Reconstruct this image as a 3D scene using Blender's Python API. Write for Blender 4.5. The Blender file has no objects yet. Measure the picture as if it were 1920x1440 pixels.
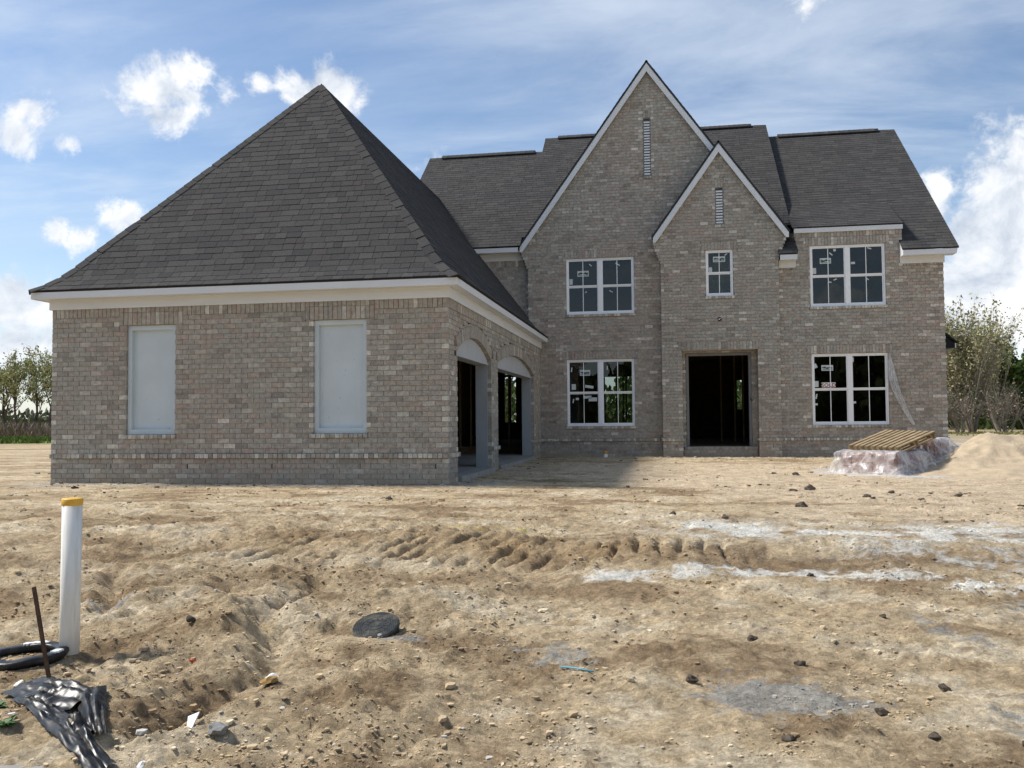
import bpy, math, random
import numpy as np
from mathutils import Vector, Matrix

random.seed(7)
R = random.Random(11)
sc = bpy.context.scene
COL = sc.collection

# ------------------------------------------------------------------ camera, light, exposure
F_PX = 1666.1
YAW, PITCH, ROLL = -0.1715, 0.0412, -0.0086
CAM = Vector((3.2534, -13.0979, 0.5617))
fw = Vector((math.sin(YAW) * math.cos(PITCH), math.cos(YAW) * math.cos(PITCH), math.sin(PITCH)))
rt = Vector((math.cos(YAW), -math.sin(YAW), 0))
up = rt.cross(fw)
r2 = rt * math.cos(ROLL) + up * math.sin(ROLL)
u2 = -rt * math.sin(ROLL) + up * math.cos(ROLL)
cd = bpy.data.cameras.new('camera')
cd.sensor_width = 36
cd.lens = F_PX * 36 / 1920
cd.clip_start = 0.05
cd.clip_end = 3000
cam = bpy.data.objects.new('camera', cd)
COL.objects.link(cam)
m = Matrix((r2, u2, -fw)).transposed().to_4x4()
m.translation = CAM
cam.matrix_world = m
sc.camera = cam

SUN = Vector((-0.80, 0.03, 1.0)).normalized()
sun_el = math.asin(SUN.z)
sun_az = math.atan2(SUN.x, SUN.y)
sd = bpy.data.lights.new('sun', 'SUN')
sd.energy = 4.0
sd.angle = math.radians(8.0)
sd.color = (1.0, 0.955, 0.89)
so = bpy.data.objects.new('sun', sd)
COL.objects.link(so)
so.rotation_euler = SUN.to_track_quat('Z', 'Y').to_euler()

sc.view_settings.view_transform = 'Standard'
sc.view_settings.look = 'None'
sc.view_settings.gamma = 1
sc.view_settings.exposure = 0.33
sc.view_settings.use_curve_mapping = False


class NT:
    """small helper to write node trees"""
    def __init__(s, tree):
        s.t = tree
        s.n = tree.nodes
        s.l = tree.links

    def set(s, sock, v):
        if v is None:
            return
        if isinstance(v, bpy.types.NodeSocket):
            s.l.new(v, sock)
        elif isinstance(v, (tuple, list, Vector)):
            v = tuple(v)
            if sock.type == 'RGBA' and len(v) == 3:
                v = v + (1,)
            sock.default_value = v
        else:
            sock.default_value = v

    def new(s, typ, **kw):
        n = s.n.new(typ)
        for k, v in kw.items():
            setattr(n, k, v)
        return n

    def math(s, op, a, b=None, c=None, clamp=False):
        n = s.new('ShaderNodeMath', operation=op)
        n.use_clamp = clamp
        s.set(n.inputs[0], a)
        if b is not None:
            s.set(n.inputs[1], b)
        if c is not None:
            s.set(n.inputs[2], c)
        return n.outputs[0]

    def vmath(s, op, a, b=None):
        n = s.new('ShaderNodeVectorMath', operation=op)
        s.set(n.inputs[0], a)
        if b is not None:
            if op == 'SCALE':
                s.set(n.inputs['Scale'], b)
            else:
                s.set(n.inputs[1], b)
        return n.outputs['Value'] if op in ('DOT_PRODUCT', 'LENGTH') else n.outputs[0]

    def noise(s, vec, scale, detail=4, rough=0.55, dist=0.0, out=0):
        n = s.new('ShaderNodeTexNoise')
        s.set(n.inputs['Vector'], vec)
        s.set(n.inputs['Scale'], scale)
        n.inputs['Detail'].default_value = detail
        n.inputs['Roughness'].default_value = rough
        n.inputs['Distortion'].default_value = dist
        return n.outputs[out]

    def ramp(s, fac, stops, interp='LINEAR'):
        n = s.new('ShaderNodeValToRGB')
        n.color_ramp.interpolation = interp
        el = n.color_ramp.elements
        while len(el) < len(stops):
            el.new(0.5)
        for e, (p, c) in zip(el, stops):
            e.position = p
            e.color = tuple(c) + ((1,) if len(c) == 3 else ())
        s.set(n.inputs[0], fac)
        return n.outputs[0]

    def smooth(s, x, a, b, lo=0.0, hi=1.0):
        n = s.new('ShaderNodeMapRange', interpolation_type='SMOOTHSTEP')
        s.set(n.inputs['Value'], x)
        n.inputs['From Min'].default_value = a
        n.inputs['From Max'].default_value = b
        n.inputs['To Min'].default_value = lo
        n.inputs['To Max'].default_value = hi
        return n.outputs[0]

    def mix(s, fac, a, b, mode='MIX'):
        n = s.new('ShaderNodeMix', data_type='RGBA', blend_type=mode)
        n.clamp_factor = True
        s.set(n.inputs[0], fac)
        s.set(n.inputs[6], a)
        s.set(n.inputs[7], b)
        return n.outputs[2]


# ------------------------------------------------------------------ sky
world = bpy.data.worlds.new('World')
sc.world = world
world.use_nodes = True
w = NT(world.node_tree)
w.n.clear()
tc = w.new('ShaderNodeTexCoord').outputs['Generated']
d = w.vmath('NORMALIZE', tc)
sky = w.new('ShaderNodeTexSky', sky_type='NISHITA')
sky.sun_disc = False
sky.sun_elevation = sun_el
sky.sun_rotation = sun_az
sky.altitude = 100
sky.air_density = 1.0
sky.dust_density = 0.6
sky.ozone_density = 2.2
sep = w.new('ShaderNodeSeparateXYZ')
w.set(sep.inputs[0], d)
dz = sep.outputs['Z']
SKY_K = 0.115
base = w.mix(1.0, sky.outputs[0], (SKY_K, SKY_K, SKY_K), 'MULTIPLY')
# thin high cloud over the whole sky: noise on a flat layer far up
den = w.math('ADD', w.math('MAXIMUM', dz, 0.0), 0.16)
px = w.math('DIVIDE', sep.outputs['X'], den)
py = w.math('DIVIDE', sep.outputs['Y'], den)
cxy = w.new('ShaderNodeCombineXYZ')
w.set(cxy.inputs[0], px)
w.set(cxy.inputs[1], py)
mp = w.new('ShaderNodeMapping')
mp.inputs['Rotation'].default_value = (0, 0, math.radians(28))
mp.inputs['Scale'].default_value = (0.8, 1.9, 1)
w.set(mp.inputs['Vector'], cxy.outputs[0])
ci = w.noise(mp.outputs[0], 1.25, 9, 0.60, 0.35)
ci2 = w.noise(cxy.outputs[0], 0.55, 4, 0.5, 0.3)
cirrus = w.math('MULTIPLY', w.smooth(ci, 0.34, 0.72), w.smooth(ci2, 0.28, 0.60))
cirrus = w.math('ADD', w.math('MULTIPLY', cirrus, 0.74), 0.0, clamp=True)
lowhaze = w.smooth(dz, 0.26, 0.0, 0.0, 0.36)
base = w.mix(w.math('MAXIMUM', cirrus, lowhaze), base, (0.66, 0.73, 0.82))


def pdir(x, y):
    v = fw + r2 * ((x - 960) / F_PX) + u2 * ((720 - y) / F_PX)
    return v.normalized()


# cumulus: a field of puffs low round the whole horizon plus the single clouds seen over the house
nz = w.noise(d, 13.0, 10, 0.62, 0.35)
nzl = w.noise(d, 45.0, 7, 0.65, 0.3)
edge = w.math('ADD', w.math('MULTIPLY', w.math('SUBTRACT', nz, 0.5), 3.4), w.math('MULTIPLY', w.math('SUBTRACT', nzl, 0.5), 1.5))
CLOUDS = [  # x, y, radius (px of a 1920 wide view), weight
    (315, 170, 48, 1.0), (345, 140, 34, 1.0), (262, 172, 36, .9), (300, 212, 32, .9), (352, 180, 26, .9),
    (215, 412, 32, 1.0), (243, 404, 26, .9), (165, 450, 30, .95), (112, 436, 24, .75),
    (55, 205, 30, .8), (32, 250, 30, .8), (130, 270, 20, .65),
    (625, 168, 46, .9), (560, 165, 36, .85), (490, 160, 22, .6), (420, 180, 20, .6),
    (25, 575, 60, 1.0), (80, 585, 50, .95), (30, 645, 60, 1.05), (90, 640, 50, 1.0),
    (800, 300, 30, .7), (1875, 365, 66, 1.15), (1850, 435, 70, 1.2), (1905, 480, 80, 1.2), (1825, 525, 66, 1.15),
    (1912, 318, 36, 1.0), (1762, 362, 26, 1.0), (1755, 400, 28, 1.0), (1800, 595, 66, 1.1), (1890, 600, 76, 1.1),
    (1985, 420, 100, 1.1), (1785, 540, 36, 1.0), (1510, 12, 30, .6), (1895, 262, 34, .5),
]
msk = None
for (x, y, rad, wt) in CLOUDS:
    c = pdir(x, y)
    dist = w.vmath('LENGTH', w.vmath('SUBTRACT', d, tuple(c)))
    f = w.math('MULTIPLY', w.math('SUBTRACT', 1.0, w.math('MULTIPLY', dist, F_PX / (rad * 1.75))), wt)
    msk = f if msk is None else w.math('SMOOTH_MAX', msk, f, 0.12)
stretch = w.vmath('MULTIPLY', d, (1.0, 1.0, 2.4))
fld = w.noise(stretch, 3.1, 4, 0.5)
fldm = w.math('SUBTRACT', w.math('MULTIPLY', w.smooth(fld, 0.50, 0.72), w.smooth(dz, 0.42, 0.10)), 0.45)
# the generic puffs stay out of the part of the sky whose clouds are set one by one
front = w.smooth(w.vmath('DOT_PRODUCT', d, tuple(fw)), 0.80, 0.70)
fldm = w.math('SUBTRACT', w.math('MULTIPLY', w.math('ADD', fldm, 0.6), front), 0.6)
cum = w.math('ADD', w.math('MAXIMUM', msk, fldm), w.math('MULTIPLY', edge, 0.62))
cmask = w.smooth(cum, 0.20, 0.72)
# own light of the clouds: sunlit from the left, greyer bodies below
nb = w.noise(w.vmath('ADD', d, (0.018, 0.0, -0.022)), 13.0, 10, 0.62, 0.35)
lit = w.math('ADD', w.math('MULTIPLY', w.math('SUBTRACT', nb, nz), -2.4), 0.60, clamp=True)
body = w.smooth(cum, 0.45, 1.25)
lit = w.math('SUBTRACT', lit, w.math('MULTIPLY', body, 0.12), clamp=True)
ccol = w.ramp(lit, [(0.05, (0.44, 0.50, 0.59)), (0.42, (0.66, 0.70, 0.76)), (0.80, (0.90, 0.90, 0.895))])
skyc = w.mix(w.math('MULTIPLY', cmask, 0.96), base, ccol)
bg = w.new('ShaderNodeBackground')
w.set(bg.inputs['Color'], skyc)
bg.inputs['Strength'].default_value = 1.0
wo = w.new('ShaderNodeOutputWorld')
w.l.new(bg.outputs[0], wo.inputs[0])
try:
    world.cycles.sampling_method = 'MANUAL'
    world.cycles.sample_map_resolution = 512
except Exception:
    pass


# ------------------------------------------------------------------ materials
MATS = {}


def mat(name, color=(.5, .5, .5), rough=.8, spec=.3, metal=0.0, var=0.0, vscale=8, bump=0.0, bscale=40, attr=None, bdist=.01,
        stretch=None, var2=None, v2scale=1.0):
    mt = bpy.data.materials.new(name)
    mt.use_nodes = True
    t = NT(mt.node_tree)
    b = t.n['Principled BSDF']
    b.inputs['Roughness'].default_value = rough
    b.inputs['Specular IOR Level'].default_value = spec
    b.inputs['Metallic'].default_value = metal
    pos = t.new('ShaderNodeNewGeometry').outputs['Position']
    if stretch:
        pos = t.vmath('MULTIPLY', pos, stretch)
    colr = color
    if attr:
        a = t.new('ShaderNodeAttribute')
        a.attribute_name = attr
        colr = a.outputs['Color']
    if var:
        nn = t.noise(pos, vscale, 5, .6)
        k = t.smooth(nn, .25, .75, 1 - var, 1 + var)
        kk = t.new('ShaderNodeCombineXYZ')
        for i in range(3):
            t.set(kk.inputs[i], k)
        colr = t.mix(1.0, colr, kk.outputs[0], 'MULTIPLY')
    if var2:
        n2 = t.noise(pos, v2scale, 5, .6)
        colr = t.mix(t.smooth(n2, .45, .72), colr, var2)
    t.set(b.inputs['Base Color'], colr)
    if bump:
        bn = t.new('ShaderNodeBump')
        bn.inputs['Strength'].default_value = bump
        bn.inputs['Distance'].default_value = bdist
        t.set(bn.inputs['Height'], t.noise(pos, bscale, 6, .65))
        t.set(b.inputs['Normal'], bn.outputs[0])
    MATS[name] = mt
    return mt


def brick_mat():
    mt = mat('brick_clay', attr='col', rough=.92, spec=.15, var=.24, vscale=16, bump=.6, bscale=55, bdist=.012)
    t = NT(mt.node_tree)
    b = t.n['Principled BSDF']
    src = b.inputs['Base Color'].links[0].from_socket
    pos = t.new('ShaderNodeNewGeometry').outputs['Position']
    n1 = t.noise(t.vmath('MULTIPLY', pos, (1, 1, 1.6)), 7.5, 6, .68, .4)
    n2 = t.noise(pos, 1.1, 3, .5)
    sm = t.math('MULTIPLY', t.smooth(n1, .58, .70), t.smooth(n2, .40, .62, .2, .7))
    c = t.mix(sm, src, (.60, .565, .50))
    n3 = t.noise(pos, 60, 4, .7)
    c = t.mix(t.smooth(n3, .60, .75, 0, .45), c, (.16, .135, .115))
    # mud splashed up from the ground
    sz_ = t.new('ShaderNodeSeparateXYZ')
    t.set(sz_.inputs[0], pos)
    n5 = t.noise(pos, 3.2, 6, .65)
    mud = t.smooth(t.math('ADD', sz_.outputs['Z'], t.math('MULTIPLY', t.math('SUBTRACT', n5, .5), -.55)), -.18, -.44, 0, .75)
    c = t.mix(mud, c, (.40, .325, .225))
    t.set(b.inputs['Base Color'], c)


brick_mat()
mat('mortar', (.36, .33, .285), .95, .1, var=.18, vscale=6, bump=.5, bscale=90, bdist=.006)
mat('shingle', attr='col', rough=.95, spec=.12, var=.22, vscale=40, bump=.5, bscale=230, bdist=.004)
mat('roof_deck', (.03, .03, .032), .95, .1)
mat('trim_paint', (.68, .70, .71), .55, .35, var=.04, vscale=3, bump=.08, bscale=120, bdist=.003, stretch=(.3, .3, 3))
mat('drip_edge', (.02, .021, .023), .5, .4)
mat('panel_paint', (.56, .62, .64), .6, .3, var=.05, vscale=2.2, bump=.05, bscale=70, bdist=.003)
mat('jamb_paint', (.36, .385, .40), .6, .3, var=.06, vscale=3)
mat('header_paint', (.47, .48, .48), .55, .3, var=.05, vscale=3)
mat('frame_paint', (.20, .205, .21), .6, .3)
mat('vinyl', (.88, .89, .89), .35, .5, var=.02, vscale=5)
mat('stud_wood', (.30, .21, .12), .8, .2, var=.25, vscale=6, stretch=(4, 4, .5))
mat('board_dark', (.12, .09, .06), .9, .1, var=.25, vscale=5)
mat('concrete', (.30, .285, .26), .9, .2, var=.15, vscale=4, bump=.4, bscale=60)
mat('pvc', (.80, .79, .735), .4, .45, var=.06, vscale=9, stretch=(3, 3, .35), var2=(.70, .67, .59), v2scale=14)
mat('yellow_plastic', (.74, .42, .045), .45, .45, var=.12, vscale=20)
mat('orange_plastic', (.55, .27, .05), .5, .4, var=.2, vscale=20)
mat('rust', (.075, .042, .026), .85, .3, metal=.2, var=.45, vscale=35, bump=.6, bscale=120, bdist=.003)
mat('black_plastic', (.008, .0085, .0095), .36, .36, var=.3, vscale=14, var2=(.045, .038, .030), v2scale=16, bump=.15, bscale=14, bdist=.008)
mat('lid_plastic', (.036, .039, .040), .75, .2, var=.3, vscale=25, bump=.2, bscale=90, bdist=.003, var2=(.13, .12, .095), v2scale=11)
mat('blue_plastic', (.12, .33, .42), .45, .4, var=.15, vscale=25)
mat('pallet_wood', (.29, .215, .125), .85, .2, var=.28, vscale=5, bump=.3, bscale=50, stretch=(1, 1, 1))
mat('red_brick', (.36, .235, .205), .9, .15, var=.3, vscale=12)
mat('sand', (.52, .415, .285), .97, .08, var=.16, vscale=5, bump=.9, bscale=38, bdist=.03)
mat('bark', (.085, .072, .058), .95, .1, var=.35, vscale=3)
mat('bark_pale', (.19, .165, .135), .95, .1, var=.3, vscale=3)
mat('leaf_spring', (.175, .185, .062), .8, .2, attr='col', var=.2, vscale=1.5)
mat('brush', attr='col', rough=.95, spec=.1)
mat('grass', attr='col', rough=.85, spec=.2)
mat('weed_leaf', (.055, .13, .022), .6, .4, var=.3, vscale=30)
mat('clod_dark', (.088, .072, .055), .95, .1, var=.4, vscale=30, bump=.8, bscale=60, bdist=.01)
mat('clod', attr='col', rough=.97, spec=.08, var=.2, vscale=40, bump=.5, bscale=120, bdist=.004)
mat('white_scrap', (.72, .72, .70), .6, .3, var=.08, vscale=30)
mat('red_scrap', (.50, .07, .03), .6, .3, var=.2, vscale=40)
mat('ochre_stone', (.36, .23, .09), .9, .1, var=.3, vscale=30, bump=.6, bscale=60)
mat('grey_stone', (.22, .22, .21), .9, .15, var=.25, vscale=25, bump=.6, bscale=60)
mat('sticker_white', (.55, .60, .58), .6, .2)
mat('sticker_green', (.05, .22, .15), .6, .2)
mat('sticker_ink', (.04, .05, .05), .6, .2)
mat('sign_white', (.78, .78, .78), .5, .3)
mat('sign_red', (.30, .012, .03), .5, .3)


def glass_mat():
    mt = bpy.data.materials.new('window_glass')
    mt.use_nodes = True
    t = NT(mt.node_tree)
    t.n.clear()
    o = t.new('ShaderNodeOutputMaterial')
    tr = t.new('ShaderNodeBsdfTransparent')
    tr.inputs[0].default_value = (.62, .66, .64, 1)
    gl = t.new('ShaderNodeBsdfGlossy')
    gl.inputs['Roughness'].default_value = .012
    gl.inputs[0].default_value = (1, 1, 1, 1)
    fr = t.new('ShaderNodeFresnel')
    fr.inputs[0].default_value = 1.52
    pos = t.new('ShaderNodeNewGeometry').outputs['Position']
    bn = t.new('ShaderNodeBump')
    bn.inputs['Strength'].default_value = .05
    bn.inputs['Distance'].default_value = .02
    t.set(bn.inputs['Height'], t.noise(pos, 2.2, 2, .5))
    t.set(gl.inputs['Normal'], bn.outputs[0])
    mx = t.new('ShaderNodeMixShader')
    t.set(mx.inputs[0], t.math('MULTIPLY', fr.outputs[0], .85, clamp=True))
    t.l.new(tr.outputs[0], mx.inputs[1])
    t.l.new(gl.outputs[0], mx.inputs[2])
    t.l.new(mx.outputs[0], o.inputs[0])
    MATS['glass'] = mt


def film_mat(name, opac, tint, folds):
    mt = bpy.data.materials.new(name)
    mt.use_nodes = True
    t = NT(mt.node_tree)
    t.n.clear()
    o = t.new('ShaderNodeOutputMaterial')
    tr = t.new('ShaderNodeBsdfTransparent')
    tr.inputs[0].default_value = (.93, .93, .93, 1)
    pr = t.new('ShaderNodeBsdfPrincipled')
    pr.inputs['Base Color'].default_value = tuple(tint) + (1,)
    pr.inputs['Roughness'].default_value = .28
    pr.inputs['Specular IOR Level'].default_value = .6
    pos = t.new('ShaderNodeNewGeometry').outputs['Position']
    bn = t.new('ShaderNodeBump')
    bn.inputs['Strength'].default_value = .5
    bn.inputs['Distance'].default_value = .03
    t.set(bn.inputs['Height'], t.noise(pos, folds, 4, .6, 1.2))
    t.set(pr.inputs['Normal'], bn.outputs[0])
    lw = t.new('ShaderNodeLayerWeight')
    lw.inputs[0].default_value = .35
    n = t.noise(pos, 3.5, 4, .6, 1.5)
    fac = t.math('ADD', t.math('MULTIPLY', lw.outputs['Facing'], .45), t.smooth(n, .35, .7, opac - .16, opac + .20), clamp=True)
    mx = t.new('ShaderNodeMixShader')
    t.set(mx.inputs[0], fac)
    t.l.new(tr.outputs[0], mx.inputs[1])
    t.l.new(pr.outputs[0], mx.inputs[2])
    t.l.new(mx.outputs[0], o.inputs[0])
    MATS[name] = mt


glass_mat()
film_mat('clear_film', .17, (.80, .80, .80), 5)
film_mat('strip_film', .50, (.80, .81, .81), 12)


def soil_mat():
    mt = bpy.data.materials.new('soil')
    mt.use_nodes = True
    t = NT(mt.node_tree)
    b = t.n['Principled BSDF']
    b.inputs['Roughness'].default_value = .97
    b.inputs['Specular IOR Level'].default_value = .08
    a = t.new('ShaderNodeAttribute')
    a.attribute_name = 'col'
    pos = t.new('ShaderNodeNewGeometry').outputs['Position']
    n1 = t.noise(pos, 5.5, 8, .65, .4)
    n2 = t.noise(pos, 38, 5, .7)
    n3 = t.noise(pos, 120, 3, .7)
    k = t.math('MULTIPLY', t.smooth(n1, .28, .74, .78, 1.26), t.smooth(n2, .3, .72, .76, 1.28))
    kk = t.new('ShaderNodeCombineXYZ')
    for i in range(3):
        t.set(kk.inputs[i], k)
    c = t.mix(1.0, a.outputs['Color'], kk.outputs[0], 'MULTIPLY')
    # small pale grit and dark crumbs
    c = t.mix(t.smooth(n3, .66, .78, 0, .55), c, (.62, .53, .40))
    n4 = t.noise(pos, 27, 4, .75)
    c = t.mix(t.smooth(n4, .60, .74, 0, .55), c, (.17, .115, .066))
    t.set(b.inputs['Base Color'], c)
    bn = t.new('ShaderNodeBump')
    bn.inputs['Strength'].default_value = 1.0
    bn.inputs['Distance'].default_value = .036
    h = t.math('ADD', t.math('MULTIPLY', t.noise(t.vmath('MULTIPLY', pos, (1, 1.5, 1)), 20, 9, .74, .8), 1.0), t.math('MULTIPLY', n3, .20))
    t.set(bn.inputs['Height'], h)
    t.set(b.inputs['Normal'], bn.outputs[0])
    MATS['soil'] = mt


soil_mat()


# ------------------------------------------------------------------ mesh helpers
class MB:
    def __init__(s):
        s.v, s.f, s.c = [], [], []

    def quadbox(s, p8, col=None, skip=()):
        """p8: 8 points, bottom ring then top ring"""
        b = len(s.v)
        s.v.extend([tuple(p) for p in p8])
        fs = [(0, 3, 2, 1), (4, 5, 6, 7), (0, 1, 5, 4), (1, 2, 6, 5), (2, 3, 7, 6), (3, 0, 4, 7)]
        for i, f in enumerate(fs):
            if i not in skip:
                s.f.append(tuple(b + k for k in f))
        if col is not None:
            s.c.extend([col] * 8)
        return s

    def box(s, x0, x1, y0, y1, z0, z1, col=None, skip=()):
        return s.quadbox([(x0, y0, z0), (x1, y0, z0), (x1, y1, z0), (x0, y1, z0),
                          (x0, y0, z1), (x1, y0, z1), (x1, y1, z1), (x0, y1, z1)], col, skip)

    def poly(s, pts, col=None):
        b = len(s.v)
        s.v.extend([tuple(p) for p in pts])
        s.f.append(tuple(range(b, b + len(pts))))
        if col is not None:
            s.c.extend([col] * len(pts))
        return s

    def prism(s, pts, vec):
        """extrude polygon pts along vec, closed"""
        n = len(pts)
        b = len(s.v)
        vec = Vector(vec)
        s.v.extend([tuple(p) for p in pts])
        s.v.extend([tuple(Vector(p) + vec) for p in pts])
        s.f.append(tuple(range(b, b + n)))
        s.f.append(tuple(range(b + 2 * n - 1, b + n - 1, -1)))
        for i in range(n):
            j = (i + 1) % n
            s.f.append((b + i, b + n + i, b + n + j, b + j))
        return s

    def tube(s, pts, rads, n=6, col=None, cap=True):
        prev = None
        rings = []
        ref = Vector((0.31, 0.17, 0.93))
        for i, p in enumerate(pts):
            p = Vector(p)
            a = Vector(pts[max(i - 1, 0)])
            c = Vector(pts[min(i + 1, len(pts) - 1)])
            t = (c - a)
            if t.length < 1e-9:
                t = Vector((0, 0, 1))
            t.normalize()
            if prev is None:
                x = t.cross(ref)
                if x.length < .1:
                    x = t.cross(Vector((1, 0, 0)))
            else:
                x = prev - t * prev.dot(t)
            x.normalize()
            prev = x
            y = t.cross(x)
            b = len(s.v)
            for k in range(n):
                an = 2 * math.pi * k / n
                s.v.append(tuple(p + (x * math.cos(an) + y * math.sin(an)) * rads[i]))
            if col is not None:
                s.c.extend([col] * n)
            rings.append(b)
        for i in range(len(rings) - 1):
            a, b = rings[i], rings[i + 1]
            for k in range(n):
                j = (k + 1) % n
                s.f.append((a + k, a + j, b + j, b + k))
        if cap:
            s.f.append(tuple(rings[0] + k for k in reversed(range(n))))
            s.f.append(tuple(rings[-1] + k for k in range(n)))
        return s

    def mesh(s, name, mt=None, smooth=False):
        me = bpy.data.meshes.new(name)
        me.from_pydata(s.v, [], s.f)
        if s.c:
            at = me.color_attributes.new('col', 'FLOAT_COLOR', 'POINT')
            arr = np.ones((len(s.v), 4), dtype=np.float32)
            arr[:, :3] = np.array(s.c, dtype=np.float32)[:, :3]
            at.data.foreach_set('color', arr.ravel())
        if mt:
            me.materials.append(MATS[mt])
        if smooth:
            me.polygons.foreach_set('use_smooth', [True] * len(me.polygons))
        me.update()
        return me

    def build(s, name, mt, parent=None, smooth=False, kind=None, label=None):
        return link(name, s.mesh(name, mt, smooth), parent, kind, label)


def link(name, me, parent=None, kind=None, label=None):
    o = bpy.data.objects.new(name, me)
    COL.objects.link(o)
    if parent is not None:
        o.parent = parent
    if kind:
        o['kind'] = kind
    if label:
        o['label'] = label
    return o


def empty(name, loc=(0, 0, 0), rot=(0, 0, 0), label=None, cat=None, group=None):
    o = bpy.data.objects.new(name, None)
    COL.objects.link(o)
    o.location = loc
    o.rotation_euler = rot
    o.empty_display_size = .2
    tag(o, label, cat, group)
    return o


def tag(o, label=None, cat=None, group=None, kind=None):
    if label:
        o['label'] = label
    if cat:
        o['category'] = cat
    if group:
        o['group'] = group
    if kind:
        o['kind'] = kind
    return o


def jit(c, a, rng=R):
    k = 1 + rng.uniform(-a, a)
    return (c[0] * k, c[1] * k, c[2] * k)


# numpy noise
_P = np.random.RandomState(5).permutation(512).astype(np.int64)
_P = np.concatenate([_P, _P])
_G = np.array([(math.cos(a), math.sin(a)) for a in np.linspace(0, 2 * math.pi, 33)[:32]])


def pn(x, y):
    xi = np.floor(x).astype(np.int64)
    yi = np.floor(y).astype(np.int64)
    xf, yf = x - xi, y - yi
    u = xf * xf * xf * (xf * (xf * 6 - 15) + 10)
    v = yf * yf * yf * (yf * (yf * 6 - 15) + 10)

    def gr(ix, iy, dx, dy):
        g = _G[_P[_P[ix & 511] + (iy & 511)] & 31]
        return g[..., 0] * dx + g[..., 1] * dy
    a = gr(xi, yi, xf, yf)
    b = gr(xi + 1, yi, xf - 1, yf)
    c = gr(xi, yi + 1, xf, yf - 1)
    e = gr(xi + 1, yi + 1, xf - 1, yf - 1)
    return ((a * (1 - u) + b * u) * (1 - v) + (c * (1 - u) + e * u) * v) * 1.5


def fbm(x, y, o=4, g=.5):
    s, a = 0, 1.0
    for i in range(o):
        s = s + a * pn(x + 17.3 * i, y - 9.1 * i)
        x, y, a = x * 2.03, y * 2.03, a * g
    return s


def ridged(x, y, o=4, g=.5):
    s, a = 0, 1.0
    for i in range(o):
        s = s + a * (1 - np.abs(pn(x + 7.7 * i, y + 3.3 * i)) * 2)
        x, y, a = x * 2.07, y * 2.07, a * g
    return s


def worley(x, y, seed=0):
    xi, yi = np.floor(x).astype(np.int64), np.floor(y).astype(np.int64)
    best = np.full(np.shape(x), 9.0)
    hid = np.zeros(np.shape(x))
    for ox in (-1, 0, 1):
        for oy in (-1, 0, 1):
            cx, cy = xi + ox, yi + oy
            h = _P[_P[(cx + seed) & 511] + (cy & 511)]
            h2 = _P[_P[(cy + 91 + seed) & 511] + ((cx + 37) & 511)]
            dd = np.hypot(cx + h / 512.0 - x, cy + h2 / 512.0 - y)
            hid = np.where(dd < best, (h * 7 + h2) % 512 / 512.0, hid)
            best = np.minimum(best, dd)
    return best, hid


def sstep(x, a, b):
    t = np.clip((x - a) / (b - a), 0, 1)
    return t * t * (3 - 2 * t)


# ------------------------------------------------------------------ ground
GY = np.array([-60, -20, -16, -12, -9.5, -8.2, -6.6, -5.3, -3, 12, 400.])
GZ = np.array([-1.2, -1.1, -1.05, -.98, -.86, -.76, -.615, -.45, -.41, -.41, -.41])


def poly_d(x, y, pts):
    """distance to a polyline"""
    best = np.full(np.shape(x), 1e9)
    tt = np.zeros(np.shape(x))
    n = len(pts) - 1
    for i in range(n):
        ax, ay = pts[i]
        bx, by = pts[i + 1]
        dx, dy = bx - ax, by - ay
        t = np.clip(((x - ax) * dx + (y - ay) * dy) / (dx * dx + dy * dy), 0, 1)
        dd = np.hypot(x - ax - t * dx, y - ay - t * dy)
        tt = np.where(dd < best, (i + t) / n, tt)
        best = np.minimum(best, dd)
    return best, tt


def blob(x, y, cx, cy, rx, ry=None, rot=0):
    ry = ry or rx
    c, s = math.cos(rot), math.sin(rot)
    dx, dy = x - cx, y - cy
    return np.exp(-(((dx * c + dy * s) / rx) ** 2 + ((-dx * s + dy * c) / ry) ** 2))


GULLY = [(.50, -6.35), (.60, -6.75), (.74, -7.05), (.76, -7.72), (.93, -8.2), (1.02, -8.75), (1.0, -9.3), (1.05, -10.2)]
GULLY2 = [(-1.0, -6.75), (-.80, -7.05), (-.58, -7.3), (-.42, -7.6)]


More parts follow.
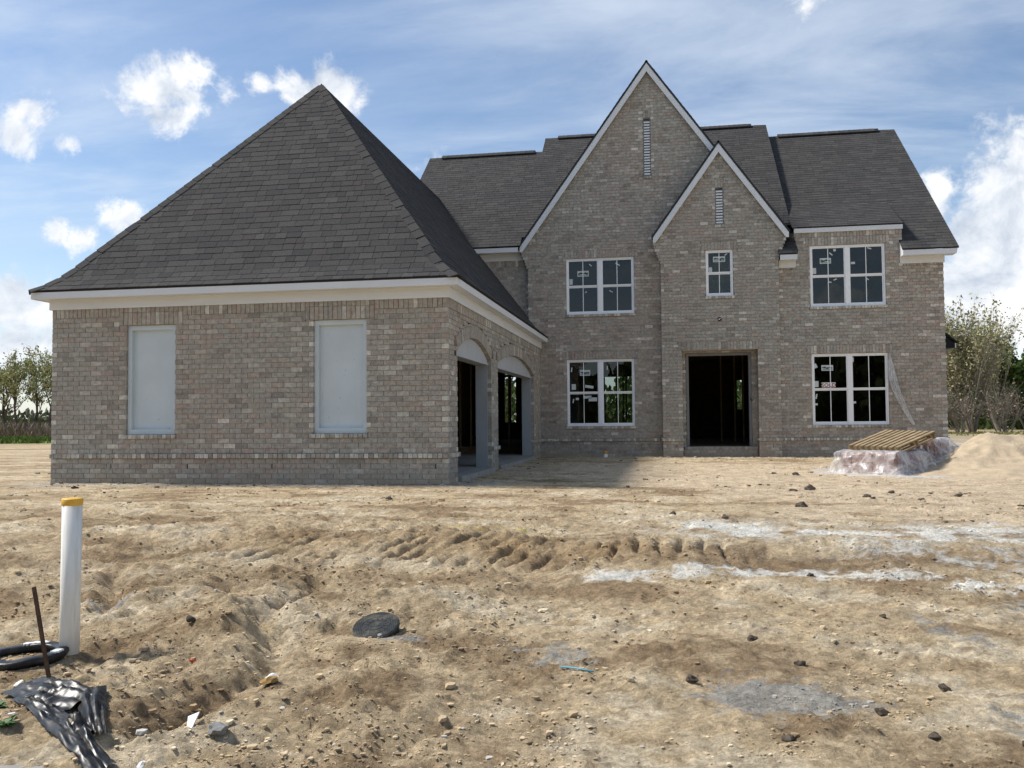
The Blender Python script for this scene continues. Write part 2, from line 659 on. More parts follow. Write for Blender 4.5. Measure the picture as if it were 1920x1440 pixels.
def ground_z(x, y):
    x = np.asarray(x, dtype=float)
    y = np.asarray(y, dtype=float)
    wx = x + .25 * fbm(x * .9, y * .9, 2)
    wy = y + .25 * fbm(x * .9 + 31, y * .9 + 11, 2)
    yy = wy + .18 * fbm(x * .5 + 3, y * .5, 2)
    z = np.interp(yy, GY, GZ)
    near = sstep(y, -2.0, -6.0)                                   # rough made ground towards the viewer
    left = sstep(x, 3.2, 1.6)
    rough = .22 + near * (.38 + .55 * left)
    far = sstep(y, 8, 30)
    z = z + .045 * near * fbm(x * .7, y * .7, 3) + .012 * fbm(x * .4 + 5, y * 1.3, 3)
    z = z + far * .10 * fbm(x * .08, y * .08, 3)
    # mounds, dips
    z = z + .16 * blob(x, y, .55, -7.95, .32, .42) + .10 * blob(x, y, -.35, -7.25, .45, .3) + .06 * blob(x, y, 1.9, -8.7, .6, .7)
    z = z + .10 * blob(x, y, 1.35, -7.35, .5, .45) + .07 * blob(x, y, .33, -9.02, .26, .20, .4) + .05 * blob(x, y, .2, -9.5, .4, .22)
    z = z - .10 * blob(x, y, .95, -9.0, .22, .3) - .05 * blob(x, y, 2.5, -9.4, .5, .5) - .06 * blob(x, y, .1, -8.35, .5, .3)
    z = z + .05 * blob(x, y, 4.4, -5.45, 1.6, .25) + .04 * blob(x, y, 2.3, -5.6, 1.6, .22)
    dg, tg = poly_d(wx * .6 + x * .4, wy * .6 + y * .4, GULLY)
    z = z - .09 * np.exp(-(dg / .085) ** 2) * sstep(tg, 0, .08) * sstep(tg, 1.1, .55) + .03 * np.exp(-((dg - .22) / .12) ** 2)
    dg2, tg2 = poly_d(wx * .6 + x * .4, wy * .6 + y * .4, GULLY2)
    z = z - .10 * np.exp(-(dg2 / .08) ** 2)
    # dozer tracks: cleat marks across a wheel run, two more faint runs on the pad
    for (yc, wd, amp, x0, x1, sl, pitch) in ((-5.80, .38, .070, -.9, 4.3, .27, .172), (-4.55, .2, .013, 1.5, 4.6, .1, .16), (-3.2, .25, .012, -5, 3, -.2, .17), (-6.9, .2, .010, 3.0, 4.4, .9, .16)):
        yc2 = yc + .08 * np.sin(x * .9 + yc)
        run = np.exp(-((y - yc2) / wd) ** 4) * sstep(x, x0, x0 + .8) * sstep(x, x1, x1 - .8)
        ph = (x - sl * sstep(x, 3.4, 1.2) * (y - yc2) * 2.2) / pitch + .22 * fbm(x * 1.5, y * 1.5, 2)
        gro = np.exp(-(((ph % 1.0) - .5) / .15) ** 2)
        z = z - amp * run * gro * np.clip(.70 + 1.6 * fbm(x * 2.2, y * 2.2, 3), 0, 1.3)
    # crust, clods and smears
    ax = x * .86 + y * .5
    ay = -x * .5 + y * .86
    r1 = ridged(ax * 1.9, ay * 3.2, 4, .55)
    z = z + rough * (.020 * (r1 - 1.0) + .016 * fbm(x * 5.5, y * 5.5, 4, .6))
    cl = np.maximum(0, fbm(x * 9 + 4, y * 9 - 2, 3, .6) - .12)
    z = z + rough * .026 * cl * sstep(fbm(x * 1.1 + 9, y * 1.1, 2), -.25, .45)
    crack = ridged(wx * 2.6 + 40, wy * 2.6, 2, .4)
    z = z - rough * .030 * sstep(crack, 1.22, 1.38) * sstep(fbm(x * .8 - 6, y * .8, 2), -.1, .35)
    z = z + .006 * fbm(x * 21, y * 21, 2, .7) * (.4 + rough)
    gsh = ridged(ax * 5.0 + 11, ay * 8.5, 3, .6)
    z = z - .016 * rough * sstep(gsh, 1.25, 1.55)
    # lumps: broken clods pressed together where the soil was dug over
    mk = sstep(fbm(x * 1.1 + 9, y * 1.1, 2) + .5 * left - .1, -.1, .5) * near + .12 + .35 * np.exp(-((y + 6.1) / .4) ** 2)
    xw, yw = x + .03 * fbm(x * 12, y * 12, 2), y + .03 * fbm(x * 12 + 7, y * 12, 2)
    for (cs, hgt, sd_) in ((.15, .020, 3), (.08, .020, 11)):
        f1, hid = worley(xw / cs, yw / cs, sd_)
        rad = .25 + .45 * hid
        z = z + hgt * np.clip(mk, 0, 1) * sstep(hid, .45, .9) * np.sqrt(np.clip(1 - (f1 / rad) ** 2, 0, 1)) * .8
    # straight furrows left on the pad by the grading blade
    pad = sstep(y, -5.5, -4.0) * sstep(y, 9.5, 6)
    z = z + pad * .016 * fbm(x * .55 + y * .12, y * 5.0, 3, .55)
    # seats of the valve box and of the black ring
    for (cx, cy, rr, zz0) in ((1.50, -8.05, .34, -.705), (-.41, -8.47, .36, -.79), (-.24, -8.32, .12, -.785)):
        kk = sstep(np.hypot(x - cx, y - cy), rr, rr * .55)
        z = z * (1 - kk) + (zz0 + .5 * (z - np.interp(y, GY, GZ)) * .25) * kk
    # keep the soil against the walls level
    nh = sstep(x, -7.4, -6.8) * sstep(x, .5, 0) * sstep(y, -.5, -.15) + sstep(x, -.2, 0.2) * sstep(x, 10.4, 10.1) * sstep(y, 9.0, 9.6)
    nh = np.clip(nh, 0, 1) * sstep(y, 12, 11)
    z = z * (1 - nh) + (-.405 + .03 * np.abs(fbm(x * 5, y * 5, 4, .6))) * nh
    return z


def ground_at(x, y):
    return float(ground_z(np.array([x]), np.array([y]))[0])


def ground_col(x, y):
    tan = np.array([.448, .348, .220])
    brown = np.array([.248, .174, .102])
    pale = np.array([.57, .485, .350])
    chalk = np.array([.63, .61, .545])
    grey = np.array([.31, .30, .27])
    sand = np.array([.545, .435, .30])
    gold = np.array([.478, .370, .228])

    def mixc(c, t, k):
        return c * (1 - k[..., None]) + t * k[..., None]
    c = np.broadcast_to(tan, np.shape(x) + (3,)).copy()
    n1 = fbm(x * .75, y * 1.4, 4, .55)
    n2 = fbm(x * 2.4 + 8, y * 3.6 - 4, 4, .6)
    n3 = fbm(x * 7 + 2, y * 9, 3, .6)
    c = mixc(c, gold, sstep(n1, -.1, .5))
    c = mixc(c, pale, .75 * sstep(n1 + .5 * n2, .12, .62))
    c = mixc(c, brown, .85 * sstep(-n1 - .55 * n2, .12, .62))
    c = mixc(c, brown, .48 * sstep(n3 + .3 * n2, .28, .65))
    n5 = fbm(x * 15 - 5, y * 19 + 3, 3, .6)
    c = c * (1 + .20 * np.clip(n5, -1, 1))[..., None]
    # damp clay bank and track run
    bank = np.exp(-((y + 6.0 + .1 * np.sin(x * 2)) / .34) ** 2) * sstep(x, 1.4, 3.2)
    c = mixc(c, brown * .86, np.clip(bank * (.75 + .7 * n2), 0, .95))
    trk = np.exp(-((y + 5.75) / .30) ** 2) * sstep(x, -1.2, .2) * sstep(x, 3.6, 2.8)
    c = mixc(c, np.array([.33, .23, .125]), np.clip(trk * (.55 + .5 * n2), 0, .8))
    band = np.exp(-((y + 6.6) / .35) ** 2) * sstep(x, 2.8, 1.8)
    c = mixc(c, brown, np.clip(band * (.35 + .8 * n2), 0, .7))
    # pale sand washed out from the pile, and the right hand pad
    sa = sstep(x + .6 * y + 1.2 * n1, 1.6, 4.4) * sstep(y, -4.9, -3.6) * sstep(y, 8.2, 5.5)
    c = mixc(c, sand, np.clip(sa * (.85 + .4 * n2), 0, .95))
    # chalk / lime smears
    d1, _ = poly_d(x, y, [(3.7, -4.75), (4.4, -4.9), (5.2, -4.8), (7.5, -4.7)])
    n6 = fbm(x * 11 + 3, y * 14, 4, .65)
    c = mixc(c, chalk * .9, np.clip(np.exp(-(d1 / .62) ** 2) * (.42 + .5 * n2), 0, .6))
    c = mixc(c, chalk, .85 * sstep(np.exp(-(d1 / .45) ** 2) * .8 + .55 * n2 + .35 * n6 + .2 * n1, .48, .85) * sstep(np.exp(-(d1 / .45) ** 2), .06, .35))
    d2, _ = poly_d(x, y, [(2.75, -6.47), (3.4, -6.43), (4.2, -6.36), (4.6, -6.42), (5.05, -6.47), (5.8, -6.72)])
    c = mixc(c, chalk, .9 * sstep(np.exp(-(d2 / .15) ** 2) * .85 + .5 * n2 + .4 * n6, .55, .9) * sstep(np.exp(-(d2 / .15) ** 2), .06, .35))
    d3, _ = poly_d(x, y, [(5.0, -5.6), (5.6, -5.9), (6.5, -6.0)])
    c = mixc(c, chalk * .85, .75 * sstep(np.exp(-(d3 / .5) ** 2) * .6 + .5 * n2 + .4 * n6, .45, .85) * sstep(np.exp(-(d3 / .5) ** 2), .06, .35))
    # grey gravel spills
    g = blob(x, y, 3.72, -8.62, .30, .24) * 1.5 + blob(x, y, 3.95, -8.6, .26, .13) + blob(x, y, 2.62, -8.12, .22, .28, .6) * .8
    g = g + blob(x, y, 4.86, -7.45, .12, .42, .5) * .8 + blob(x, y, 4.85, -8.7, .2, .3) * .8 + blob(x, y, 1.72, -8.05, .14, .1) + blob(x, y, -.5, -7.55, .18, .12)
    g = g + .8 * blob(x, y, 5.6, -6.9, .3, .2)
    c = mixc(c, grey, .85 * sstep(g + .5 * n3 + .45 * n6, .45, .80) * sstep(g, .10, .35))
    # grey mortar droppings along the foot of the walls
    mo = sstep(y, -.75, -.25) * sstep(x, -7.6, -6.9) * sstep(x, .9, .3) * sstep(y, 1.2, .6) + sstep(y, 9.35, 9.7) * sstep(x, 0, .5) + blob(x, y, .45, 3.75, .45, .35)
    c = mixc(c, np.array([.34, .32, .285]), np.clip(mo * (.55 + .8 * n3), 0, .85))
    # yellow marking paint
    for (cx, cy, rx, ry) in ((1.35, -4.98, .3, .05), (1.98, -5.02, .13, .035)):
        c = mixc(c, np.array([.52, .42, .06]), np.clip(blob(x, y, cx, cy, rx, ry) * (.5 + .9 * n3), 0, .55))
    # rougher fields far off
    c = mixc(c, np.array([.30, .245, .14]), sstep(y, 22, 34) * .9)
    return np.clip(c * 1.10, .02, .9)


def axis(segs):
    out = [segs[0][0]]
    for a, b, s0, s1 in segs:
        p = a
        L = b - a
        while p < b - 1e-6:
            t = (p - a) / L
            p = min(b, p + s0 + (s1 - s0) * t)
            out.append(p)
    return np.array(out)


gx = axis([(-400, -60, 40, 12), (-60, -12, 8, .5), (-12, -3, .4, .06), (-3, -.8, .06, .022), (-.8, 6.2, .022, .022), (6.2, 9, .022, .06), (9, 18, .06, .4), (18, 70, .5, 8), (70, 400, 12, 40)])
gy = axis([(-70, -20, 8, 2), (-20, -11, 1, .06), (-11, -10, .06, .02), (-10, -5.2, .02, .022), (-5.2, -1, .024, .04), (-1, 10.5, .045, .09), (10.5, 30, .12, 1.5), (30, 120, 2, 9), (120, 900, 15, 90)])
GXX, GYY = np.meshgrid(gx, gy)
ZZ = ground_z(GXX, GYY)
CC = ground_col(GXX, GYY)


def grid_mesh(name, XX, YY, ZZ, CC, mt):
    ny, nx = XX.shape
    me = bpy.data.meshes.new(name)
    n = nx * ny
    co = np.stack([XX, YY, ZZ], -1).reshape(-1, 3).astype(np.float32)
    me.vertices.add(n)
    me.vertices.foreach_set('co', co.ravel())
    idx = np.arange(n).reshape(ny, nx)
    q = np.stack([idx[:-1, :-1], idx[:-1, 1:], idx[1:, 1:], idx[1:, :-1]], -1).reshape(-1, 4)
    me.loops.add(q.size)
    me.loops.foreach_set('vertex_index', q.ravel().astype(np.int32))
    me.polygons.add(len(q))
    me.polygons.foreach_set('loop_start', (np.arange(len(q)) * 4).astype(np.int32))
    me.polygons.foreach_set('loop_total', np.full(len(q), 4, dtype=np.int32))
    me.polygons.foreach_set('use_smooth', np.ones(len(q), dtype=bool))
    me.update(calc_edges=True)
    if CC is not None:
        at = me.color_attributes.new('col', 'FLOAT_COLOR', 'POINT')
        arr = np.ones((n, 4), dtype=np.float32)
        arr[:, :3] = CC.reshape(-1, 3)
        at.data.foreach_set('color', arr.ravel())
    me.materials.append(MATS[mt])
    return me


go = link('ground', grid_mesh('ground', GXX, GYY, ZZ, CC, 'soil'), kind='structure')
go['label'] = 'bare tan construction soil with ruts and clods'

# ------------------------------------------------------------------ the house
house = empty('brick_house', (0, 0, -.41), label='two storey taupe brick house under construction with steep dark shingle roofs', cat='house')
HOFF = Vector((0, 0, .41))


def hp(mb, name, mt, parent=None, smooth=False, kind=None, label=None):
    """build a part of the house; vertices are given in world space"""
    o = mb.build(name, mt, parent or house, smooth, kind, label)
    if (parent or house) is house:
        o.location = HOFF
    return o


CH = .0793          # course
BL = .2032          # brick module
JT = .0095
BRP = [((.362, .336, .286), 38), ((.358, .342, .298), 30), ((.376, .320, .272), 12), ((.285, .262, .225), 9), ((.445, .422, .366), 10), ((.58, .555, .49), 1.5)]
CUT = (.56, .53, .46)   # pale cut faces of half bricks and rowlock ends
BRW = sum(x[1] for x in BRP)


def brick_col(u, z, rng=R):
    k = rng.uniform(0, BRW)
    for c, wt in BRP:
        k -= wt
        if k <= 0:
            break
    warm = math.sin(u * .9 + 1.3 * math.sin(z * .7 + u * .3)) * .5 + .5
    c = (c[0] * (1 + .05 * warm), c[1] * (1 - .01 * warm), c[2] * (1 - .03 * warm))
    return jit(c, .07, rng)


def cut_col(u, z, p):
    return jit(CUT, .15) if R.random() < p else brick_col(u, z)


bw = MB()             # all remaining bricks, one part
singles = []          # candidate single bricks (u, z, colour)
YG, YE, YR = 10.15, 9.75, 9.95
BD = .095


def sub_iv(ivs, a, b):
    out = []
    for (p, q) in ivs:
        if b <= p or a >= q:
            out.append((p, q))
        else:
            if a > p:
                out.append((p, a))
            if b < q:
                out.append((b, q))
    return [(p, q) for p, q in out if q - p > .012]


def add_brick(P, u0, u1, z0, z1, col, dfront=0.0, depth=BD, mb=None):
    e = R.uniform(-.0022, .0022)
    tlt = R.uniform(-.0012, .0012)
    a, b = dfront + e, dfront + depth
    (mb or bw).quadbox([P(u0, a, z0 + tlt), P(u1, a, z0 - tlt), P(u1, b, z0), P(u0, b, z0),
                        P(u0, a, z1 + tlt), P(u1, a, z1 - tlt), P(u1, b, z1), P(u0, b, z1)], col)


def wall(name, P, k0, k1, iv, holes=(), rowh=None, single=False, core_d=.10, front=0.0, mirror=1, label=None):
    """brick wall: rows k0..k1 of courses; iv(k) -> list of intervals; holes: functions (z0,z1)->(u0,u1) or None"""
    core = MB()
    for k in range(k0, k1):
        z0, z1 = k * CH, (k + 1) * CH
        ivs = iv(k)
        parts_ = []
        for h in holes:
            r = h(z0 + .004, z1 - .004)
            if r:
                if len(r) == 4 and ivs:
                    lo_, hi_ = max(r[0], ivs[0][0]), min(r[1], ivs[-1][1])
                    if r[2] - z0 > .004:
                        parts_.append((lo_, hi_, z0, r[2]))
                    if z1 - r[3] > .004:
                        parts_.append((lo_, hi_, r[3], z1))
                ivs = sub_iv(ivs, *r[:2])
        # slivers above lintels and below sills that other openings do not take
        spans = [(a, b, z0, z1) for (a, b) in ivs]
        for (a, b, p0, p1) in parts_:
            ii = [(a, b)]
            for h in holes:
                r = h(p0 + .003, p1 - .003)
                if r:
                    ii = sub_iv(ii, *r[:2])
            spans += [(a2, b2, p0, p1) for (a2, b2) in ii]
        off = (k % 2) * BL * .5
        zr0, zr1 = z0, z1
        for (a, b, z0, z1) in spans:
            core.quadbox([P(a + .006, front + .009, z0), P(b - .006, front + .009, z0), P(b - .006, core_d, z0), P(a + .006, core_d, z0),
                          P(a + .006, front + .009, z1), P(b - .006, front + .009, z1), P(b - .006, core_d, z1), P(a + .006, core_d, z1)])
            u = math.floor((a - off) / BL) * BL + off
            while u < b:
                p, q = max(u + JT * .5, a), min(u + BL - JT * .5, b)
                if q - p > .03:
                    full = q - p > BL - JT - .001 and z1 - z0 > CH * .98
                    if z1 - z0 < .02:
                        u += BL
                        continue
                    c = brick_col(p, z0) if q - p > .125 else cut_col(p, z0, .26)
                    if single and full:
                        singles.append((p, q, z0, z1, c))
                    else:
                        add_brick(P, p, q, z0 + JT * .5 + R.uniform(-.001, .001), z1 - JT * .5, c, front)
                u += BL
    return hp(core, name, 'mortar', label=label)


def soldier(P, u0, u1, z0, z1, front=-.004, pitch=.0775, depth=BD, pale=.03):
    n = max(1, round((u1 - u0) / pitch))
    s = (u1 - u0) / n
    for i in range(n):
        a = u0 + i * s
        add_brick(P, a + JT * .45, a + s - JT * .45, z0 + JT * .4, z1 - JT * .4, cut_col(a, z0, pale), front, depth)


def rect_hole(u0, u1, z0, z1):
    return lambda a, b: (u0, u1, z0, z1) if (b > z0 and a < z1) else None


def PF(Y):
    return lambda u, dd, z: (u, Y + dd, z)


def PX(X):
    return lambda u, dd, z: (X - dd, u, z)


def rowlock_band(P, ivs, z0=0.004, z1=CH, front=-.040):
    for (a, b) in ivs:
        soldier(P, a, b, z0, z1, front, pitch=.0775, depth=BD + .03, pale=.34)


def sill(P, u0, u1, zt):
    soldier(P, u0 - .02, u1 + .02, zt - .072, zt - .002, -.028, pitch=.0775, depth=.12, pale=.5)


def backer(P, u0, u1, z0, z1, d0=.012, d1=.098):
    """mortar behind soldier bricks"""
    m_ = MB()
    m_.quadbox([P(u0, d0, z0), P(u1, d0, z0), P(u1, d1, z0), P(u0, d1, z0), P(u0, d0, z1), P(u1, d0, z1), P(u1, d1, z1), P(u0, d1, z1)])
    return m_


def split_beds(mb):
    for i in range(0, len(mb.v), 8):
        m1 = MB()
        m1.quadbox(mb.v[i:i + 8])
        hp(m1, 'mortar_bed', 'mortar')


# --- garage front wall
PG = PF(0.0)
W0 = -6.70
GW = [(-5.36, -4.50), (-2.16, -1.29)]
GZ0, GZ1 = .39, 2.16
holes = [rect_hole(-9, 9, 0.0, CH)]
for a, b in GW:
    holes.append(rect_hole(a, b, GZ0, GZ1))
    holes.append(rect_hole(a - .13, b + .13, GZ1, GZ1 + .205))
    holes.append(rect_hole(a - .02, b + .02, GZ0 - .075, GZ0))
gwall = wall('garage_wall', PG, -6, 29, lambda k: [(W0, 0.0)], holes, single=True, label='brick front of the garage with two boarded windows')
bk = MB()
sol_iv = [(W0, 0.0)]
for a, b in GW:
    soldier(PG, a - .13, b + .13, GZ1, GZ1 + .205)
    sill(PG, a, b, GZ0)
    bk.v += []
    for (p, q, r_, s_) in ((a - .13, b + .13, GZ1 + .001, GZ1 + .205), (a - .02, b + .02, GZ0 - .075, GZ0 - .004)):
        bk.box(p, q, .012, .098, r_, s_)
soldier_top = [(W0, GW[0][0] - .13), (GW[0][1] + .13, GW[1][0] - .13), (GW[1][1] + .13, 0.0)]
for a, b in soldier_top:
    soldier(PG, a, b, 29 * CH, 29 * CH + .20)
for a, b in GW:
    soldier(PG, a - .13, b + .13, GZ1 + .205, 29 * CH + .20)
bk.box(W0, 0, .013, .097, 29 * CH, 29 * CH + .2)
bk.box(W0, 0, .013, .097, 0, CH)
rowlock_band(PG, [(W0, 0.0)])

# single bricks of the garage wall: the 300 nearest the viewer, sharing a few meshes; the rest joins the brickwork
cp = np.array([(s[0], s[2]) for s in singles])
dist = np.hypot(np.hypot(cp[:, 0] + .1 - CAM.x, CAM.y), cp[:, 1] - CAM.z)
order = np.argsort(dist)
TON = []
for i in range(30):
    c = brick_col(R.uniform(-6, 0), R.uniform(0, 2.4))
    mb = MB()
    L2, H2 = (BL - JT) / 2, (CH - JT) / 2
    bv = .004
    e = .0
    mb.quadbox([(-L2, 0, -H2), (L2, 0, -H2), (L2, BD, -H2), (-L2, BD, -H2), (-L2, 0, H2), (L2, 0, H2), (L2, BD, H2), (-L2, BD, H2)], c)
    TON.append((c, mb.mesh('brick', 'brick_clay')))
for n_, i in enumerate(order):
    p, q, z0, z1, c = singles[i]
    if n_ < 300:
        best = min(TON, key=lambda t: sum(abs(a - b) for a, b in zip(t[0], c)))
        o = link('brick', best[1], gwall)
        o.location = ((p + q) / 2, R.uniform(-.0022, .0022), (z0 + z1) / 2)
        o.rotation_euler = (R.uniform(-.012, .012), R.uniform(-.004, .004), R.uniform(-.006, .006))
    else:
        add_brick(PG, p, q, z0 + JT * .5, z1 - JT * .5, c)

# --- garage side wall with two arched openings
PS = PX(0.0)
D1, D2 = (.63, 3.40), (4.06, 8.86)
SPR, RISE = 1.70, .29


def arch_top(dr, y):
    c = (dr[0] + dr[1]) / 2
    h = (dr[1] - dr[0]) / 2
    rad = (h * h + RISE * RISE) / (2 * RISE)
    t = min(abs(y - c), h)
    return SPR + RISE - rad + math.sqrt(rad * rad - t * t)


def arch_hole(dr, extra):
    c = (dr[0] + dr[1]) / 2
    h = (dr[1] - dr[0]) / 2

    def f(a, b):
        if a < SPR:
            return dr
        rad = (h * h + RISE * RISE) / (2 * RISE) + extra
        zc = SPR + RISE - (rad - extra)
        dzz = a - zc
        if dzz >= rad:
            return None
        hh = math.sqrt(rad * rad - dzz * dzz)
        hh = min(hh, h + extra * .9)
        return (c - hh, c + hh)
    return f


ARW = .21
wall('side_wall', PS, -6, 29, lambda k: [(.104, YG - .01)], [rect_hole(-9, 19, 0.0, CH), arch_hole(D1, ARW), arch_hole(D2, ARW)], label='brick garage side wall with two arched openings')
rowlock_band(PS, [(.12, D1[0] + .02), (D1[1] - .02, D2[0] + .02), (D2[1] - .02, YG - .02)])
soldier(PS, .104, YG - .02, 29 * CH, 29 * CH + .2)
for (a, b) in ((.104, D1[0]), (D1[1], D2[0]), (D2[1], YG - .02)):
    bk.box(-.097, -.013, a + .006, b - .006, 0, CH)
bk.box(-.097, -.013, .104, YG - .02, 29 * CH, 29 * CH + .2)
for dr in (D1, D2):
    c = (dr[0] + dr[1]) / 2
    h = (dr[1] - dr[0]) / 2
    rad = (h * h + RISE * RISE) / (2 * RISE)
    zc = SPR + RISE - rad
    a0 = math.asin(h / rad)
    n = int(2 * a0 * rad / .0775)
    ab = MB()
    for i in range(n):
        t0 = -a0 + 2 * a0 * i / n
        t1 = -a0 + 2 * a0 * (i + 1) / n
        g_ = .005 / rad
        p = []
        for dd in (-.003, BD):
            for (t, r_) in ((t0 + g_, rad), (t1 - g_, rad), (t1 - g_, rad + ARW - .006), (t0 + g_, rad + ARW - .006)):
                p.append(PS(c + math.sin(t) * r_, dd, zc + math.cos(t) * r_))
        bw.quadbox(p, brick_col(i * .3, 1.5))
    # mortar behind the arch ring, in straight segments
    sg = 24
    for i in range(sg):
        t0 = -a0 + 2 * a0 * i / sg
        t1 = -a0 + 2 * a0 * (i + 1) / sg
        p = []
        for dd in (.011, .094):
            for (t, r_) in ((t0, rad + .004), (t1, rad + .004), (t1, rad + ARW + .03), (t0, rad + ARW + .03)):
                p.append(PS(c + math.sin(t) * r_, dd, zc + math.cos(t) * r_))
        bk.quadbox(p)
split_beds(bk)

# --- main front gable wall
GAX, GAZ, GPITCH = 2.88, 9.78, 1.39
GL, GR_ = -.32, 6.07


def gable_iv(xl, xr, cx, cz, pitch, corb0, corb1, outl, outr):
    def f(k):
        z1 = (k + 1) * CH
        zm = z1 - CH * .2
        a, b = xl, xr
        if zm > corb0:
            t = min(1, (zm - corb0) / (corb1 - corb0))
            a -= outl * t
            b += outr * t
        g0, g1 = cx - (cz - zm) / pitch, cx + (cz - zm) / pitch
        a, b = max(a, g0), min(b, g1)
        return [(a, b)] if b - a > .03 else []
    return f


PM = PF(YG)
WUL = (.70, 2.48, 3.34, 4.82)
WLL = (.69, 2.46, .40, 2.15)
VT1 = (2.765, 2.965, 6.92, 8.46)
mh = []


def win_holes(wd, lst):
    lst.append(rect_hole(*wd))
    lst.append(rect_hole(wd[0] - .10, wd[1] + .10, wd[3], wd[3] + .205))
    lst.append(rect_hole(wd[0] - .02, wd[1] + .02, wd[2] - .075, wd[2]))


bk2 = MB()


def win_brick(P, Y, wd):
    soldier(P, wd[0] - .10, wd[1] + .10, wd[3], wd[3] + .205)
    sill(P, wd[0], wd[1], wd[2])
    bk2.box(wd[0] - .10, wd[1] + .10, Y + .012, Y + .098, wd[3] + .001, wd[3] + .205)
    bk2.box(wd[0] - .02, wd[1] + .02, Y + .012, Y + .098, wd[2] - .075, wd[2] - .004)


mh.append(rect_hole(-9, 19, 0, CH))
win_holes(WUL, mh)
win_holes(WLL, mh)
mh.append(rect_hole(*VT1))
mh.append(rect_hole(VT1[0], VT1[1], VT1[3], VT1[3] + .2))
mh.append(rect_hole(VT1[0] - .015, VT1[1] + .015, VT1[2] - .075, VT1[2]))
mh.append(rect_hole(3.765, 5.40, -.14, 2.25))     # the doorway behind the porch
wall('gable_wall', PM, -6, 124, gable_iv(GL, GR_, GAX, GAZ, GPITCH, 4.58, 5.10, .21, .21), mh, label='tall brick gable wall with a louvred slit vent')
win_brick(PM, YG, WUL)
win_brick(PM, YG, WLL)
soldier(PM, VT1[0], VT1[1], VT1[3], VT1[3] + .2)
soldier(PM, VT1[0] - .015, VT1[1] + .015, VT1[2] - .074, VT1[2] - .002, -.02, depth=.11)
bk2.box(VT1[0], VT1[1], YG + .012, YG + .098, VT1[3] + .001, VT1[3] + .2)
bk2.box(VT1[0] - .01, VT1[1] + .01, YG + .012, YG + .098, VT1[2] - .075, VT1[2] - .004)
rowlock_band(PM, [(0.02, 3.17)])
bk2.box(.02, 3.755, YG + .013, YG + .097, 0, CH)
bk2.box(5.41, 6.05, YG + .013, YG + .097, 0, CH)

# --- entry block with the smaller gable
PE = PF(YE)
EX0, EX1 = 3.17, 6.07
SAX, SAZ, SPITCH = 4.655, 7.40, 1.40
DOOR = (3.67, 5.53, -9, 2.30)
WS = (4.29, 4.97, 3.66, 4.83)
VT2 = (4.55, 4.76, 5.47, 6.42)
eh = [rect_hole(-9, 19, 0, CH), rect_hole(*DOOR), rect_hole(DOOR[0] - .1, DOOR[1] + .1, 2.30, 2.505)]
win_holes(WS, eh)
eh.append(rect_hole(*VT2))
eh.append(rect_hole(VT2[0], VT2[1], VT2[3], VT2[3] + .2))
eh.append(rect_hole(VT2[0] - .015, VT2[1] + .015, VT2[2] - .075, VT2[2]))
wall('entry_wall', PE, -6, 94, gable_iv(EX0, EX1, SAX, SAZ, SPITCH, 4.55, 5.12, .215, .215), eh, label='brick entry bay with dark doorway under a small gable')
win_brick(PE, YE, WS)
soldier(PE, VT2[0], VT2[1], VT2[3], VT2[3] + .2)
soldier(PE, VT2[0] - .015, VT2[1] + .015, VT2[2] - .074, VT2[2] - .002, -.02, depth=.11)
bk2.box(VT2[0], VT2[1], YE + .012, YE + .098, VT2[3] + .001, VT2[3] + .2)
bk2.box(VT2[0] - .01, VT2[1] + .01, YE + .012, YE + .098, VT2[2] - .075, VT2[2] - .004)
soldier(PE, DOOR[0] - .1, DOOR[1] + .1, 2.30, 2.505)
bk2.box(DOOR[0] - .1, DOOR[1] + .1, YE + .012, YE + .098, 2.301, 2.505)
rowlock_band(PE, [(EX0 - .02, DOOR[0] + .02), (DOOR[1] - .02, EX1 + .02)])
bk2.box(EX0 + .006, DOOR[0] - .006, YE + .013, YE + .097, 0, CH)
bk2.box(DOOR[1] + .006, EX1 - .006, YE + .013, YE + .097, 0, CH)
# side returns of the entry block and the brick lined porch
PSR = lambda u, dd, z: (DOOR[1] + dd, u, z)
PSL = lambda u, dd, z: (DOOR[0] - dd, u, z)
wall('porch_wall', PSR, -6, 29, lambda k: [(YE + .105, YG + .10)], [rect_hole(0, 19, 0, CH)], core_d=.09)
rowlock_band(PSR, [(YE + .1, YG + .10)])
wall('porch_wall', PSL, -6, 29, lambda k: [(YE + .105, YG + .10)], [rect_hole(0, 19, 0, CH)], core_d=.09)
rowlock_band(PSL, [(YE + .1, YG + .10)])
POR = lambda u, dd, z: (EX1 - dd, u, z)
POL = lambda u, dd, z: (EX0 + dd, u, z)
wall('entry_side_wall', POR, -6, 66, lambda k: [(YE + .105, YG)], [rect_hole(0, 19, 0, CH)], core_d=.09)
wall('entry_side_wall', POL, -6, 66, lambda k: [(YE + .105, YG)], [rect_hole(0, 19, 0, CH)], core_d=.09)
rowlock_band(POL, [(YE + .1, YG - .03)])
pc = MB()
pc.box(DOOR[0] - .08, DOOR[1] + .08, YE + .11, YG - .005, 2.31, 2.36)
hp(pc, 'porch_ceiling', 'trim_paint')
# brick step below the door
PST = PF(YG - .16)
soldier(PST, DOOR[0] + .03, DOOR[1] - .03, -.215, -.14, -.01, depth=.25)
st = MB()
st.box(DOOR[0] + .02, DOOR[1] - .02, YG - .145, YG + .2, -.6, -.217)
hp(st, 'door_step', 'mortar')
for k in range(-6, -2):
    u = DOOR[0] + (k % 2) * .1
    while u < DOOR[1]:
        p, q = max(u + .005, DOOR[0] + .01), min(u + BL - .005, DOOR[1] - .01)
        if q - p > .03:
            add_brick(PF(YG - .16), p, q, k * CH + .02, k * CH + CH + .011, brick_col(p, 0), .004, .06)
        u += BL

